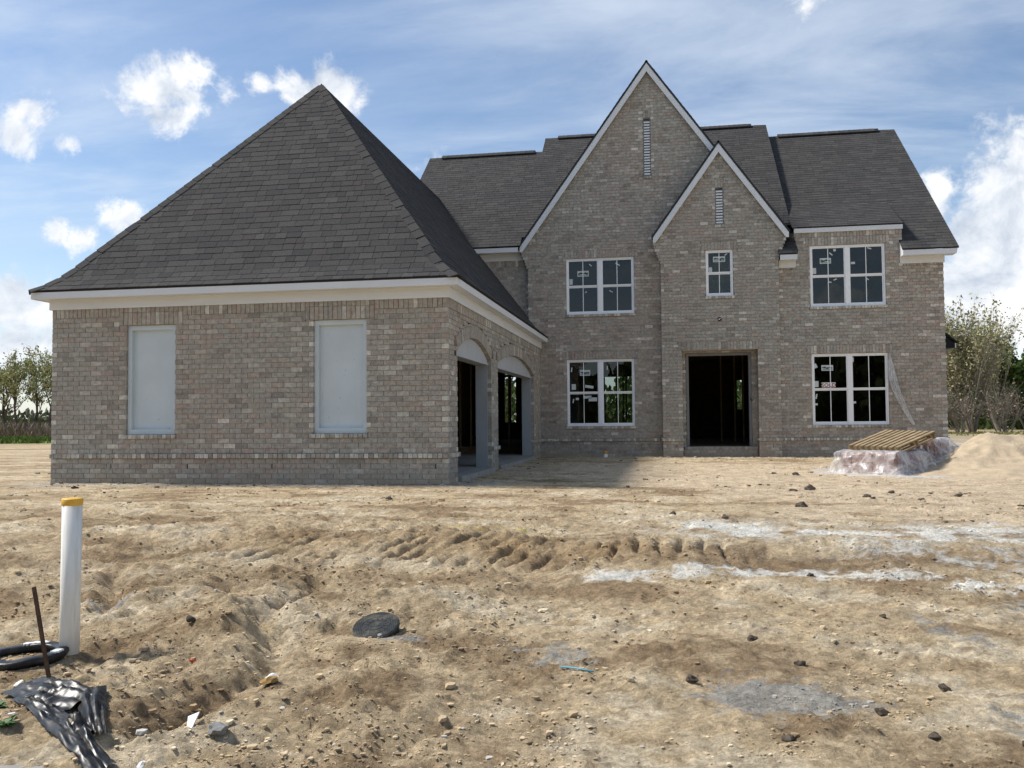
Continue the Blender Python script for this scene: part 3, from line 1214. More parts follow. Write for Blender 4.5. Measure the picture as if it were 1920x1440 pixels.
# --- right wing wall
PR = PF(YR)
RX0, RX1 = 6.07, 9.98
BX0, BX1 = 6.52, 9.04
WUR = (6.85, 8.64, 3.34, 4.87)
WLR = (6.84, 8.65, .39, 2.16)
rh = [rect_hole(-9, 19, 0, CH)]
win_holes(WUR, rh)
win_holes(WLR, rh)
KR = 55


def right_iv(k):
    return [(RX0, RX1)] if (k + 1) * CH < 4.33 else [(BX0, BX1)]


wall('wing_wall', PR, -6, 64, right_iv, rh, label='brick wing wall with two double windows')
for wd in (WUR, WLR):
    win_brick(PR, YR, wd)
soldier(PR, BX0, BX1, 64 * CH, 64 * CH + .13)
bk2.box(BX0, BX1, YR + .013, YR + .097, 64 * CH, 64 * CH + .13)
soldier(PR, BX1 + .005, RX1, 54 * CH + .003, 54 * CH + .2)
soldier(PR, RX0, BX0 - .005, 54 * CH + .003, 54 * CH + .2)
bk2.box(BX1, RX1, YR + .013, YR + .097, 54 * CH, 54 * CH + .2)
bk2.box(RX0, BX0, YR + .013, YR + .097, 54 * CH, 54 * CH + .2)
rowlock_band(PR, [(RX0, RX1 + .02)])
bk2.box(RX0, RX1, YR + .013, YR + .097, 0, CH)
# cheeks of the box dormer
PBR = lambda u, dd, z: (BX1 - dd, u, z)
PBL = lambda u, dd, z: (BX0 + dd, u, z)
wall('dormer_cheek', PBR, 56, 66, lambda k: [(YR + .105, YR + 1.2)], [], core_d=.09)
wall('dormer_cheek', PBL, 56, 66, lambda k: [(YR + .105, YR + 1.2)], [], core_d=.09)
# right side wall of the wing (plain courses carried round)
PRS = lambda u, dd, z: (RX1 - dd, u, z)
wall('wing_side_wall', PRS, -6, 115, lambda k: [(YR + .105, 20.0)] if k * CH < 4.5 else ([(YR + (k * CH + .35 - 4.65) / .825 + .1, 20.0 - max(0, (k * CH - 5.0)) / .94)] if (YR + (k * CH + .35 - 4.65) / .825 + .3) < 20.0 - max(0, (k * CH - 5.0)) / .94 else []), [])

# --- recessed wall over the garage roof, left
YL = 10.36
PL = PF(YL)
wall('rear_left_wall', PL, 30, 62, lambda k: [(-4.1, GL - .0)], [])
soldier(PL, -4.1, GL + .02, 59 * CH + .02, 59 * CH + .2, front=-.012)
split_beds(bk2)
hp(bw, 'brickwork', 'brick_clay', kind='stuff')

# weep holes and wall openings
wh = MB()
for x in (-5.62, -4.28, -2.84, -1.4, -.2):
    wh.box(x, x + .011, -.004, .03, -1.95 * CH, -1.05 * CH)
for x in (1.0, 2.6):
    wh.box(x, x + .012, YG - .004, YG + .03, -1.95 * CH, -1.05 * CH)
for x in (3.5, 5.85):
    wh.box(x, x + .014, YE - .004, YE + .03, -1.95 * CH, -1.05 * CH)
hp(wh, 'weep_holes', 'drip_edge', kind='stuff')


def disc(mb, c, r, nrm, t=.01, n=14):
    c = Vector(c)
    nrm = Vector(nrm).normalized()
    x = nrm.orthogonal().normalized()
    y = nrm.cross(x)
    mb.prism([c + x * r * math.cos(2 * math.pi * i / n) + y * r * math.sin(2 * math.pi * i / n) for i in range(n)], nrm * t)
    return mb


jb = hp(disc(MB(), (4.61, YE - .006, 3.07), .05, (0, -1, 0), .004), 'junction_box', 'drip_edge', label='round lamp box left open above the door')
wl = MB()
wl.tube([(4.61, YE - .01, 3.07), (4.63, YE - .04, 3.08), (4.60, YE - .05, 3.05), (4.575, YE - .03, 3.06)], [.006] * 4, 5)
wo_ = wl.build('wire', 'vinyl', jb)
hp(disc(MB(), (.006, .46, 1.63), .045, (1, 0, 0), .004), 'junction_box', 'drip_edge')

# --- trim of the garage eave
tr = MB()
OV = .21
OY = .25
EZ0, EZ1 = 2.60, 2.715
tr.box(W0 - OV, OV, -OY, -OY + .022, EZ0, EZ1)                     # front fascia
hp(tr, 'fascia', 'trim_paint')
tr = MB()
tr.box(OV - .022, OV, -OY + .0225, YG - .15, EZ0, EZ1 - .001)
hp(tr, 'fascia', 'trim_paint')
tr = MB()
tr.box(W0 - OV, W0 - OV + .022, -OY + .0225, YG, EZ0, EZ1 - .001)
hp(tr, 'fascia', 'trim_paint')
tr = MB()
tr.box(W0 - OV + .024, OV - .024, -OY + .024, -.036, EZ0 + .012, EZ0 + .022)
tr.box(.036, OV - .024, -.034, YG - .16, EZ0 + .012, EZ0 + .022)
tr.box(W0 - OV + .024, W0 - .036, -.034, YG, EZ0 + .012, EZ0 + .022)
hp(tr, 'soffit', 'trim_paint')
tr = MB()
tr.box(W0 - .035, .035, -.035, -.012, 2.443, EZ0 + .011)
hp(tr, 'frieze', 'trim_paint')
tr = MB()
tr.box(.012, .0352, -.0115, YG - .02, 2.4432, EZ0 + .0112)
hp(tr, 'frieze', 'trim_paint')
tr = MB()
tr.box(W0 - .0352, W0 - .012, -.0115, YG - .02, 2.4432, EZ0 + .0112)
hp(tr, 'frieze', 'trim_paint')

# ------------------------------------------------------------------ roofs
SHP = [((.060, .058, .0565), 34), ((.067, .0645, .062), 30), ((.053, .052, .0515), 20), ((.074, .071, .067), 9), ((.063, .0575, .055), 8)]
SHW = sum(x[1] for x in SHP)
sh_all = MB()
sh_single = []
EXPO = .145


def sh_col():
    k = R.uniform(0, SHW)
    for c, wt in SHP:
        k -= wt
        if k <= 0:
            break
    return jit(c, .07)


def shingles(M, vmax, uL, uR, keep=None, wmin=.13, wmax=.36, expo=EXPO):
    """M(u,v,h)->Vector. rows of tabs laid up the slope, cut to uL(v)..uR(v)"""
    nrow = int(math.ceil(vmax / expo))
    for i in range(nrow):
        v0, v1 = i * expo, min((i + 1) * expo + .02, vmax)
        vb = min((i + 1) * expo, vmax)
        a0, b0, a1, b1 = uL(v0), uR(v0), uL(v1), uR(v1)
        lo, hi = min(a0, a1), max(b0, b1)
        u = lo - R.uniform(0, .3)
        while u < hi:
            wd = R.uniform(wmin, wmax)
            p, q = u + .003, u + wd - .003
            u += wd
            p0, q0 = min(max(p, a0), b0), min(max(q, a0), b0)
            p1, q1 = min(max(p, a1), b1), min(max(q, a1), b1)
            if q0 - p0 < .004 and q1 - p1 < .004:
                continue
            th = .007 + R.uniform(0, .005)
            dv = R.uniform(-.006, .004)
            pts = [M(p0, v0 + dv, 0), M(q0, v0 + dv, 0), M(q1, v1, -.001), M(p1, v1, -.001),
                   M(p0, v0 + dv, th), M(q0, v0 + dv, th), M(q1, v1, .0025), M(p1, v1, .0025)]
            c = sh_col()
            if keep is not None and abs(p0 - p1) < 1e-6 and abs(q0 - q1) < 1e-6:
                keep.append((pts, c))
            else:
                sh_all.quadbox(pts, c, skip=(0,))


def deck(M, vmax, uL, uR, n=1, h=-.004, th=.03):
    mb = MB()
    for i in range(n):
        v0, v1 = vmax * i / n, vmax * (i + 1) / n
        mb.quadbox([M(uL(v0), v0, h - th), M(uR(v0), v0, h - th), M(uR(v1), v1, h - th), M(uL(v1), v1, h - th),
                    M(uL(v0), v0, h), M(uR(v0), v0, h), M(uR(v1), v1, h), M(uL(v1), v1, h)])
    return mb


# garage hip with a flared foot
PRO = [(0, 2.735), (.17, 2.85), (.34, 3.01), (.49, 3.19), (.72, 3.50), (1.21, 4.13), (2.08, 5.27), (3.56, 7.22)]
arc = [0.0]
for (a, b) in zip(PRO[:-1], PRO[1:]):
    arc.append(arc[-1] + math.hypot(b[0] - a[0], b[1] - a[1]))


def prof(v):
    v = min(max(v, -.05), arc[-1])
    s_ = float(np.interp(v, arc, [p[0] for p in PRO]))
    z_ = float(np.interp(v, arc, [p[1] for p in PRO]))
    s2 = float(np.interp(v + .08, arc + [arc[-1] + 1], [p[0] for p in PRO] + [PRO[-1][0] + .604]))
    z2 = float(np.interp(v + .08, arc + [arc[-1] + 1], [p[1] for p in PRO] + [PRO[-1][1] + .797]))
    s1 = float(np.interp(max(v - .08, 0), arc, [p[0] for p in PRO]))
    z1 = float(np.interp(max(v - .08, 0), arc, [p[1] for p in PRO]))
    l_ = math.hypot(s2 - s1, z2 - z1)
    if v < 0:
        s_, z_ = s_ + v * (s2 - s1) / l_, z_ + v * (z2 - z1) / l_
    return s_, z_, (-(z2 - z1) / l_, (s2 - s1) / l_)


GX0, GX1, GY0 = W0 - OV - .02, OV + .02, -OY - .02


def MGF(u, v, h):
    s_, z_, n = prof(v)
    return Vector((u, GY0 + s_ + n[0] * h, z_ + n[1] * h))


def MGR(u, v, h):
    s_, z_, n = prof(v)
    return Vector((GX1 - s_ - n[0] * h, u, z_ + n[1] * h))


def MGL(u, v, h):
    s_, z_, n = prof(v)
    return Vector((GX0 + s_ + n[0] * h, u, z_ + n[1] * h))


# main roof plane in front (left part and centre): z = MZ0 + MP*(y-MY0)
MY0, MZ0 = 9.98, 5.19
CRY, CRZ = 15.4, 9.77
MP = (CRZ - MZ0) / (CRY - MY0)
LRY = 14.6
LRZ = MZ0 + MP * (LRY - MY0)
keep = []
fl = lambda v: GX0 + prof(v)[0]
fr_ = lambda v: GX1 - prof(v)[0]
shingles(MGF, arc[-1] - .02, fl, fr_, keep)
hp(deck(MGF, arc[-1], fl, fr_, 24), 'garage_roof', 'roof_deck', label='front hip slope of the garage roof')
groof = [o for o in house.children if o.name.startswith('garage_roof')][0]


def back_lim(v):
    z_ = prof(v)[1]
    if z_ < 5.0:
        return YG - .16 if GX1 - prof(v)[0] > GL else YL - .015
    return max(YL - .015, MY0 + (z_ - MZ0) / MP + .05)


fl2 = lambda v: GY0 + prof(v)[0]
shingles(MGR, arc[-1] - .02, fl2, back_lim)
hp(deck(MGR, arc[-1], fl2, back_lim, 24), 'garage_side_roof', 'roof_deck')
hp(deck(MGL, arc[-1], fl2, back_lim, 24), 'garage_side_roof', 'roof_deck')
shingles(MGL, arc[-1] - .02, fl2, back_lim, wmin=.3, wmax=.6)


def caps(A, B, sideA, sideB, expo=.2, wd=.15):
    """folded cap pieces along a hip or ridge from A to B; side vectors lie in the two slopes"""
    A, B = Vector(A), Vector(B)
    L = (B - A).length
    t = (B - A).normalized()
    sa, sb = Vector(sideA).normalized(), Vector(sideB).normalized()
    nn = -(sa + sb).normalized()
    n = int(L / expo)
    for i in range(n):
        p0 = A + t * (i * expo)
        p1 = A + t * min(i * expo + expo + .02, L)
        c = sh_col()
        for sd_ in (sa, sb):
            a = p0 + nn * .014
            b = p1 + nn * .010
            wdd = wd + R.uniform(-.008, .008)
            sh_all.quadbox([a - nn * .012, a + sd_ * wdd - nn * .006, b + sd_ * wdd - nn * .004, b - nn * .004,
                            a + nn * .008, a + sd_ * wdd + nn * .012, b + sd_ * wdd + nn * .006, b + nn * .004], c)


def hip_pts(sgn):
    out = []
    for (s_, z_) in PRO:
        out.append(Vector(((GX1 - s_) if sgn > 0 else (GX0 + s_), GY0 + s_, z_)))
    return out


for sgn in (1, -1):
    hpz = hip_pts(sgn)
    for a, b in zip(hpz[:-1], hpz[1:]):
        t = (b - a).normalized()
        # directions in the two slopes, square to the hip
        nF = Vector((0, -(b.z - a.z), (b.y - a.y))).normalized()
        nS = Vector((sgn * (b.z - a.z), 0, (b.y - a.y))).normalized()
        dF = nF.cross(t)
        if dF.x * sgn > 0:
            dF = -dF
        dS = nS.cross(t)
        if dS.y < 0:
            dS = -dS
        caps(a, b, dF, dS)
# ridge of the garage
apx = Vector(((GX0 + GX1) / 2, GY0 + PRO[-1][0], PRO[-1][1]))
caps(apx, (apx.x, 12.9, apx.z), (.61, 0, -.79), (-.61, 0, -.79))

# single shingles on the front hip: the 300 that show largest
keep.sort(key=lambda k: (sum((Vector(p) for p in k[0]), Vector()) / 8 - CAM).length / max(.05, (k[0][1] - k[0][0]).length))
for n_, (pts, c) in enumerate(keep):
    if n_ < 300:
        mb = MB()
        o_ = pts[0]
        mb.quadbox([p - o_ for p in pts], c, skip=(0,))
        ob = link('shingle', mb.mesh('shingle', 'shingle'), groof)
        ob.location = o_
    else:
        sh_all.quadbox(pts, c, skip=(0,))


def lin(origin, U, V):
    O, U, V = Vector(origin), Vector(U).normalized(), Vector(V).normalized()
    N = U.cross(V)
    if N.z < 0:
        N = -N
    return lambda u, v, h: O + U * u + V * v + N * h


# left + centre main slope
vs = math.hypot(1, MP)
MM = lin((0, MY0, MZ0), (1, 0, 0), (0, 1, MP))
LX0, CX0, CX1 = -4.18, -.50, 6.47
vL = (LRY - MY0) * vs
vC = (CRY - MY0) * vs
mainL = lambda v: LX0 if v <= vL else CX0
vgab = (YG + .22 - MY0) * vs
shingles(MM, vL, lambda v: LX0, lambda v: CX1 if v > vgab else -.5)
hp(deck(MM, vgab, lambda v: LX0, lambda v: -.5), 'main_roof', 'roof_deck')
MMb = lin((0, YG + .22, MZ0 + MP * (YG + .22 - MY0)), (1, 0, 0), (0, 1, MP))
hp(deck(MMb, vL - vgab, lambda v: LX0, lambda v: CX1), 'main_roof', 'roof_deck')
MM2 = lin((0, MY0 + (LRY - MY0), LRZ), (1, 0, 0), (0, 1, MP))
shingles(MM2, vC - vL, lambda v: CX0, lambda v: CX1)
hp(deck(MM2, vC - vL, lambda v: CX0, lambda v: CX1), 'main_roof', 'roof_deck')
# right wing slope
RY0, RZ0, RRY, RRZ = 9.60, 4.645, 15.3, 9.345
RP = (RRZ - RZ0) / (RRY - RY0)
RXE = 10.24
MR = lin((0, RY0, RZ0), (1, 0, 0), (0, 1, RP))
vr = (RRY - RY0) * math.hypot(1, RP)
# shed over the box dormer meets the main slope
DY0, DZ0, DP = 9.885, 5.335, .56
ym = (DZ0 - DP * DY0 - RZ0 + RP * RY0) / (RP - DP)
vm = (ym - RY0) * math.hypot(1, RP)
ylow = YR - .02
vlow = (ylow - RY0) * math.hypot(1, RP)
shingles(MR, vm, lambda v: BX1 - (.08 if v < vlow else -.0), lambda v: RXE)
shingles(MR, vm, lambda v: RX0 + .0, lambda v: BX0 + (.02 if v < vlow else 0))
MR2 = lin((0, ym, RZ0 + RP * (ym - RY0)), (1, 0, 0), (0, 1, RP))
shingles(MR2, vr - vm, lambda v: 6.2, lambda v: RXE)
hp(deck(MR, vm, lambda v: BX1 - (.08 if v < .01 else 0), lambda v: RXE), 'wing_roof', 'roof_deck')
hp(deck(MR, vm, lambda v: RX0, lambda v: BX0), 'wing_roof', 'roof_deck')
hp(deck(MR2, vr - vm, lambda v: 6.2, lambda v: RXE), 'wing_roof', 'roof_deck')
MD = lin((0, DY0, DZ0), (1, 0, 0), (0, 1, DP))
vd = (ym - DY0) * math.hypot(1, DP)
shingles(MD, vd, lambda v: BX0 - .08, lambda v: BX1 + .02)
hp(deck(MD, vd, lambda v: BX0 - .08, lambda v: BX1 + .02), 'dormer_roof', 'roof_deck')
# rear slopes (never seen from the road, kept plain)
for (xa, xb, yr, zr) in ((LX0, CX0, LRY, LRZ), (CX0, CX1, CRY, CRZ), (6.2, RXE, RRY, RRZ)):
    mb = MB()
    mb.quadbox([(xa, yr, zr - .03), (xb, yr, zr - .03), (xb, 20.4, 4.9), (xa, 20.4, 4.9), (xa, yr, zr), (xb, yr, zr), (xb, 20.4, 4.94), (xa, 20.4, 4.94)])
    hp(mb, 'rear_roof', 'shingle_flat' if 'shingle_flat' in MATS else 'roof_deck')
# gable ends of the taller centre roof, both sides
for xg, sg_ in ((CX1, 1), (CX0, -1)):
    mb = MB()
    yA, zA = MY0 + .02, MZ0 - .05
    yA = 10.7 if sg_ < 0 else 10.4
    zA = MZ0 + MP * (yA - MY0) - .05
    mb.prism([(xg - sg_ * .03, yA, zA), (xg - sg_ * .03, CRY, CRZ - .04), (xg - sg_ * .03, 20.3, 5.0), (xg - sg_ * .03, 20.3, 4.95), (xg - sg_ * .03, yA, zA - .3)], (sg_ * .025, 0, 0))
    hp(mb, 'roof_cheek', 'shingle' if False else 'roof_deck')
# gable roofs: two steep slopes each, thin edge toward the viewer


def gable_roof(cx, cz, pitch, half, y0, yb, name):
    l_ = math.hypot(1, pitch)
    for sgn in (1, -1):
        U = Vector((0, 1, 0))
        V = Vector((-sgn, 0, pitch))
        M_ = lin((cx + sgn * half, y0, cz - half * pitch), U, V)
        vmax = half * l_

        def lim(v, M_=M_):
            z_ = M_(0, v, 0).z
            return min(yb, max(.4, MY0 + (z_ - MZ0) / MP - y0 + .1))
        shingles(M_, vmax, lambda v: -.02 + .012 * math.sin(v * 9), lim, wmin=.25, wmax=.4)
        hp(deck(M_, vmax, lambda v: 0, lim, 12), name, 'roof_deck')
        # drip edge on the rake
        mb = MB()
        mb.quadbox([M_(-.026, 0, -.045), M_(.0, 0, -.045), M_(.0, vmax, -.045), M_(-.026, vmax, -.045),
                    M_(-.026, 0, -.004), M_(.0, 0, -.004), M_(.0, vmax, -.004), M_(-.026, vmax, -.004)])
        hp(mb, 'drip_edge', 'drip_edge')
        # rake board
        mb = MB()
        bwid = .128
        pa = [M_(0, -.02, -.046), M_(0, vmax + .046 / pitch * .0, -.046), M_(0, vmax, -.046 - bwid), M_(0, -.02, -.046 - bwid)]
        # plumb cut at the ridge
        top = Vector((cx, y0, cz - .046 * l_))
        bot = Vector((cx, y0, cz - (.046 + bwid) * l_))
        low = M_(0, -.01, -.046)
        lowb = M_(0, -.01, -.046 - bwid)
        cutz = low.z - .125
        # level cut at the eave end
        tt = (cutz - bot.z) / (lowb.z - bot.z)
        e1 = bot + (lowb - bot) * tt
        pts = [top, low, Vector((low.x, y0, cutz)), e1, bot]
        mb.prism([p + Vector((0, -.018, 0)) for p in pts], (0, .024, 0))
        hp(mb, 'rake_board', 'trim_paint')
        # boxed soffit between board and wall
        mb = MB()
        mb.quadbox([top + Vector((0, .008, -.06)), low + Vector((0, .008, -.06)), low + Vector((0, .2, -.06)), top + Vector((0, .2, -.06)),
                    top + Vector((0, .008, -.03)), low + Vector((0, .008, -.03)), low + Vector((0, .2, -.03)), top + Vector((0, .2, -.03))])
        hp(mb, 'rake_soffit', 'trim_paint')


gable_roof(2.88, 9.96, 1.39, 3.43, YG - .08, 5.3, 'gable_roof')
gable_roof(4.655, 7.60, 1.40, 1.70, YE - .08, 3.2, 'entry_roof')


def ridge_vent(x0, x1, y, z):
    mb = MB()
    for sgn in (-1, 1):
        mb.quadbox([(x0, y, z + .035), (x1, y, z + .035), (x1, y + sgn * .16, z - .085), (x0, y + sgn * .16, z - .085),
                    (x0, y, z + .062), (x1, y, z + .062), (x1, y + sgn * .16, z - .06), (x0, y + sgn * .16, z - .06)])
    o = hp(mb, 'ridge_vent', 'roof_deck')
    mb = MB()
    n = int((x1 - x0) / .15)
    for i in range(n):
        for sgn in (-1, 1):
            a, b = x0 + i * .15, x0 + i * .15 + .149
            e = R.uniform(0, .004)
            sh_all.quadbox([(a, y, z + .063), (b, y, z + .063), (b, y + sgn * .16, z - .059), (a, y + sgn * .16, z - .059),
                            (a, y, z + .070 + e), (b, y, z + .067), (b, y + sgn * .16, z - .054), (a, y + sgn * .16, z - .050 + e)], sh_col())


ridge_vent(-3.76, -.72, LRY, LRZ)
ridge_vent(-.08, 6.02, CRY, CRZ)
ridge_vent(6.8, 9.77, RRY, RRZ)
for (xa, xb, yr, zr) in ((LX0, CX0, LRY, LRZ), (CX0, CX1, CRY, CRZ), (6.5, RXE, RRY, RRZ)):
    caps((xa, yr, zr - .01), (xb, yr, zr - .01), (0, -1, -.82), (0, 1, -.82))
hp(sh_all, 'shingles', 'shingle', kind='stuff')

# --- eaves of the main roof
tr = MB()
tr.box(LX0, -.56, MY0 + .02, MY0 + .042, MZ0 - .155, MZ0 - .035)
hp(tr, 'fascia', 'trim_paint')
tr = MB()
tr.box(LX0, -.50, MY0 + .044, YL, MZ0 - .145, MZ0 - .135)
hp(tr, 'soffit', 'trim_paint')
tr = MB()
tr.box(LX0, GL, YL - .034, YL - .012, 4.86, MZ0 - .146)
hp(tr, 'frieze', 'trim_paint')
for (xa, xb) in ((BX1 - .06, RXE - .05), (RX0 + .03, BX0 - .03)):
    tr = MB()
    tr.box(xa, xb, RY0 + .018, RY0 + .04, RZ0 - .155, RZ0 - .03)
    hp(tr, 'fascia', 'trim_paint')
    tr = MB()
    tr.box(xa + .002, xb - .002, RY0 + .041, YR - .012, RZ0 - .147, RZ0 - .137)
    hp(tr, 'soffit', 'trim_paint')
    tr = MB()
    tr.box(max(xa, BX1 - .05) if xa > 7 else xa, min(xb, RX1 + .02), YR - .034, YR - .0125, 4.335, RZ0 - .148)
    hp(tr, 'frieze', 'trim_paint')
# closed ends of the eave boxes beside the dormer
for xe, w_ in ((BX1 - .065, .02), (BX0 - .03, .02)):
    tr = MB()
    a = [(RY0 + .022, RZ0 - .15), (YR - .036, RZ0 - .15), (YR - .036, 4.345), (YR - .004, 4.345), (YR - .004, RZ0 + RP * (YR - RY0) - .03), (RY0 + .022, RZ0 - .02)]
    tr.prism([(xe, p[0], p[1]) for p in a], (w_, 0, 0))
    hp(tr, 'eave_return', 'trim_paint')
# dormer fascia
tr = MB()
tr.box(BX0 - .04, BX1 + .012, YR - .05, YR - .012, 5.198, 5.315)
hp(tr, 'fascia', 'trim_paint')
# right rake of the wing
Mw = lin((RXE, RY0, RZ0), (1, 0, 0), (0, 1, RP))
tr = MB()
tr.quadbox([Mw(-.05, 0, -.17), Mw(-.026, 0, -.17), Mw(-.026, vr, -.17), Mw(-.05, vr, -.17), Mw(-.05, 0, -.04), Mw(-.026, 0, -.04), Mw(-.026, vr, -.04), Mw(-.05, vr, -.04)])
hp(tr, 'rake_board', 'trim_paint')
tr = MB()
tr.quadbox([Mw(-.28, 0, -.17), Mw(-.051, 0, -.17), Mw(-.051, vr, -.17), Mw(-.28, vr, -.17), Mw(-.28, 0, -.16), Mw(-.051, 0, -.16), Mw(-.051, vr, -.16), Mw(-.28, vr, -.16)])
hp(tr, 'rake_soffit', 'trim_paint')
# lean-to roof on the right side, further back
MS = lin((10.98, 12.3, 2.56), (0, 1, 0), (-1, 0, .82))
vsd = 1.0 * math.hypot(1, .82)
sh2 = MB()
sv, sh_all = sh_all, sh2
shingles(MS, vsd, lambda v: 0, lambda v: 4.0)
sh_all = sv
pr_ = hp(deck(MS, vsd, lambda v: 0, lambda v: 4.0), 'side_roof', 'roof_deck')
hp(sh2, 'shingles', 'shingle', kind='stuff')
tr = MB()
tr.box(10.90, 10.93, 12.32, 16.3, 2.41, 2.54)
hp(tr, 'fascia', 'trim_paint')
tr = MB()
tr.prism([(9.985, 12.34, 2.41), (10.90, 12.34, 2.41), (10.90, 12.34, 2.54), (9.985, 12.34, 3.28)], (0, .02, 0))
hp(tr, 'roof_end', 'roof_deck')

# ------------------------------------------------------------------ windows


def make_window(wd, Y, double=True, marks=()):
    x0, x1, z0, z1 = wd
    F, D0, D1 = .045, .035, .095
    y0, y1 = Y + D0, Y + D1
    fr = MB()
    g = .004
    fr.box(x0 + g, x0 + F, y0, y1, z0, z1 - g)
    fr.box(x1 - F, x1 - g, y0, y1, z0, z1 - g)
    fr.box(x0 + F + .0005, x1 - F - .0005, y0 + .001, y1, z1 - F, z1 - g)
    fr.box(x0 + F + .0005, x1 - F - .0005, y0 + .001, y1, z0, z0 + F)
    halves = [(x0 + F, x1 - F)]
    if double:
        xm = (x0 + x1) / 2
        fr.box(xm - .05, xm + .05, y0 + .002, y1, z0 + F + .0005, z1 - F - .0005)
        halves = [(x0 + F, xm - .05), (xm + .05, x1 - F)]
    win = hp(fr, 'window', 'vinyl')
    zm = (z0 + z1) / 2 - .005
    for (a, b) in halves:
        for lo, hi, yy in ((zm, z1 - F, y0 + .014), (z0 + F, zm, y0 + .030)):
            s_ = MB()
            t = .026
            s_.box(a + .001, a + t, yy, yy + .022, lo + .001, hi - .001)
            s_.box(b - t, b - .001, yy, yy + .022, lo + .001, hi - .001)
            s_.box(a + t, b - t, yy + .0005, yy + .022, hi - (t if lo == zm else .03), hi - .001)
            s_.box(a + t, b - t, yy + .0005, yy + .022, lo + .001, lo + (.034 if lo == zm else t + .008))
            s_.build('sash', 'vinyl', win)
            m_ = MB()
            c = (a + b) / 2
            m_.box(c - .009, c + .009, yy + .0075, yy + .0115, lo + .036, hi - .031)
            m_.build('muntin', 'vinyl', win)
            p_ = MB()
            p_.box(a + t - .004, b - t + .004, yy + .012, yy + .0155, lo + .02, hi - .02)
            p_.build('pane', 'glass', win)
    for mk in marks:
        kind, u, v, wdt, hgt = mk[:5]
        rot = mk[5] if len(mk) > 5 else 0
        cx_, cz_ = x0 + (x1 - x0) * u, z0 + (z1 - z0) * v
        yy = y0 + (.0235 if v > .5 else .0395)
        q = MB()
        cs, sn = math.cos(rot), math.sin(rot)

        def rp(a, b, dy=0):
            return (cx_ + a * cs - b * sn, yy + dy, cz_ + a * sn + b * cs)
        q.quadbox([rp(-wdt / 2, -hgt / 2), rp(wdt / 2, -hgt / 2), rp(wdt / 2, -hgt / 2, .0008), rp(-wdt / 2, -hgt / 2, .0008),
                   rp(-wdt / 2, hgt / 2), rp(wdt / 2, hgt / 2), rp(wdt / 2, hgt / 2, .0008), rp(-wdt / 2, hgt / 2, .0008)])
        q.build('sticker', 'sticker_white', win)
        if kind == 'logo':
            g_ = MB()
            for i in range(9):
                a = -wdt * .38 + wdt * .76 * i / 8
                hh = hgt * R.uniform(.10, .26)
                zz = R.uniform(-.05, .12) * hgt
                g_.quadbox([rp(a - wdt * .045, zz - hh, -.0012), rp(a + wdt * .045, zz - hh * .6, -.0012), rp(a + wdt * .045, zz - hh * .6, -.0004), rp(a - wdt * .045, zz - hh, -.0004),
                            rp(a - wdt * .05, zz + hh * .4, -.0012), rp(a + wdt * .05, zz + hh, -.0012), rp(a + wdt * .05, zz + hh, -.0004), rp(a - wdt * .05, zz + hh * .4, -.0004)])
            g_.build('sticker_print', 'sticker_ink', win)
            g_ = MB()
            g_.quadbox([rp(-wdt * .42, -hgt * .34, -.0012), rp(wdt * .42, -hgt * .34, -.0012), rp(wdt * .42, -hgt * .34, -.0004), rp(-wdt * .42, -hgt * .34, -.0004),
                        rp(-wdt * .42, -hgt * .24, -.0012), rp(wdt * .42, -hgt * .24, -.0012), rp(wdt * .42, -hgt * .24, -.0004), rp(-wdt * .42, -hgt * .24, -.0004)])
            g_.build('sticker_print', 'sticker_green', win)
    return win


make_window(WUL, YG, True, [('logo', .25, .73, .30, .15), ('tag', .07, .59, .09, .15), ('tag', .36, .88, .09, .025, -.7), ('tag', .77, .87, .10, .03, -.5), ('tag', .745, .90, .06, .03, .9), ('tag', .66, .40, .10, .025, -.5), ('tag', .29, .40, .05, .025, .5)])
make_window(WLL, YG, True, [('logo', .27, .80, .27, .15), ('tag', .10, .59, .11, .15), ('tag', .33, .59, .22, .07, -.15), ('tag', .07, .85, .03, .12, -.1), ('tag', .60, .87, .03, .11, -.1), ('tag', .30, .435, .21, .07, .05), ('tag', .38, .40, .22, .10), ('tag', .15, .41, .08, .06), ('tag', .09, .38, .03, .11, -.2), ('tag', .59, .39, .03, .12, -.2)])
make_window(WS, YE, False, [('logo', .5, .80, .30, .14), ('tag', .18, .58, .08, .12), ('tag', .75, .90, .08, .025, .6)])
make_window(WUR, YR, True, [('logo', .215, .75, .27, .14), ('tag', .06, .59, .10, .15), ('tag', .34, .92, .06, .06, .3), ('tag', .29, .86, .10, .03, -.7), ('tag', .58, .70, .10, .055), ('tag', .80, .93, .10, .03, -.35), ('tag', .27, .40, .08, .03, -.2), ('tag', .34, .44, .08, .03, .4), ('tag', .77, .43, .07, .025, -.7)])
make_window(WLR, YR, True, [('logo', .21, .80, .28, .14), ('tag', .06, .575, .11, .15), ('tag', .55, .91, .03, .11), ('tag', .06, .40, .035, .12, -.2), ('tag', .05, .29, .09, .05), ('tag', .55, .31, .10, .05, .1), ('tag', .05, .83, .09, .11, .4)])

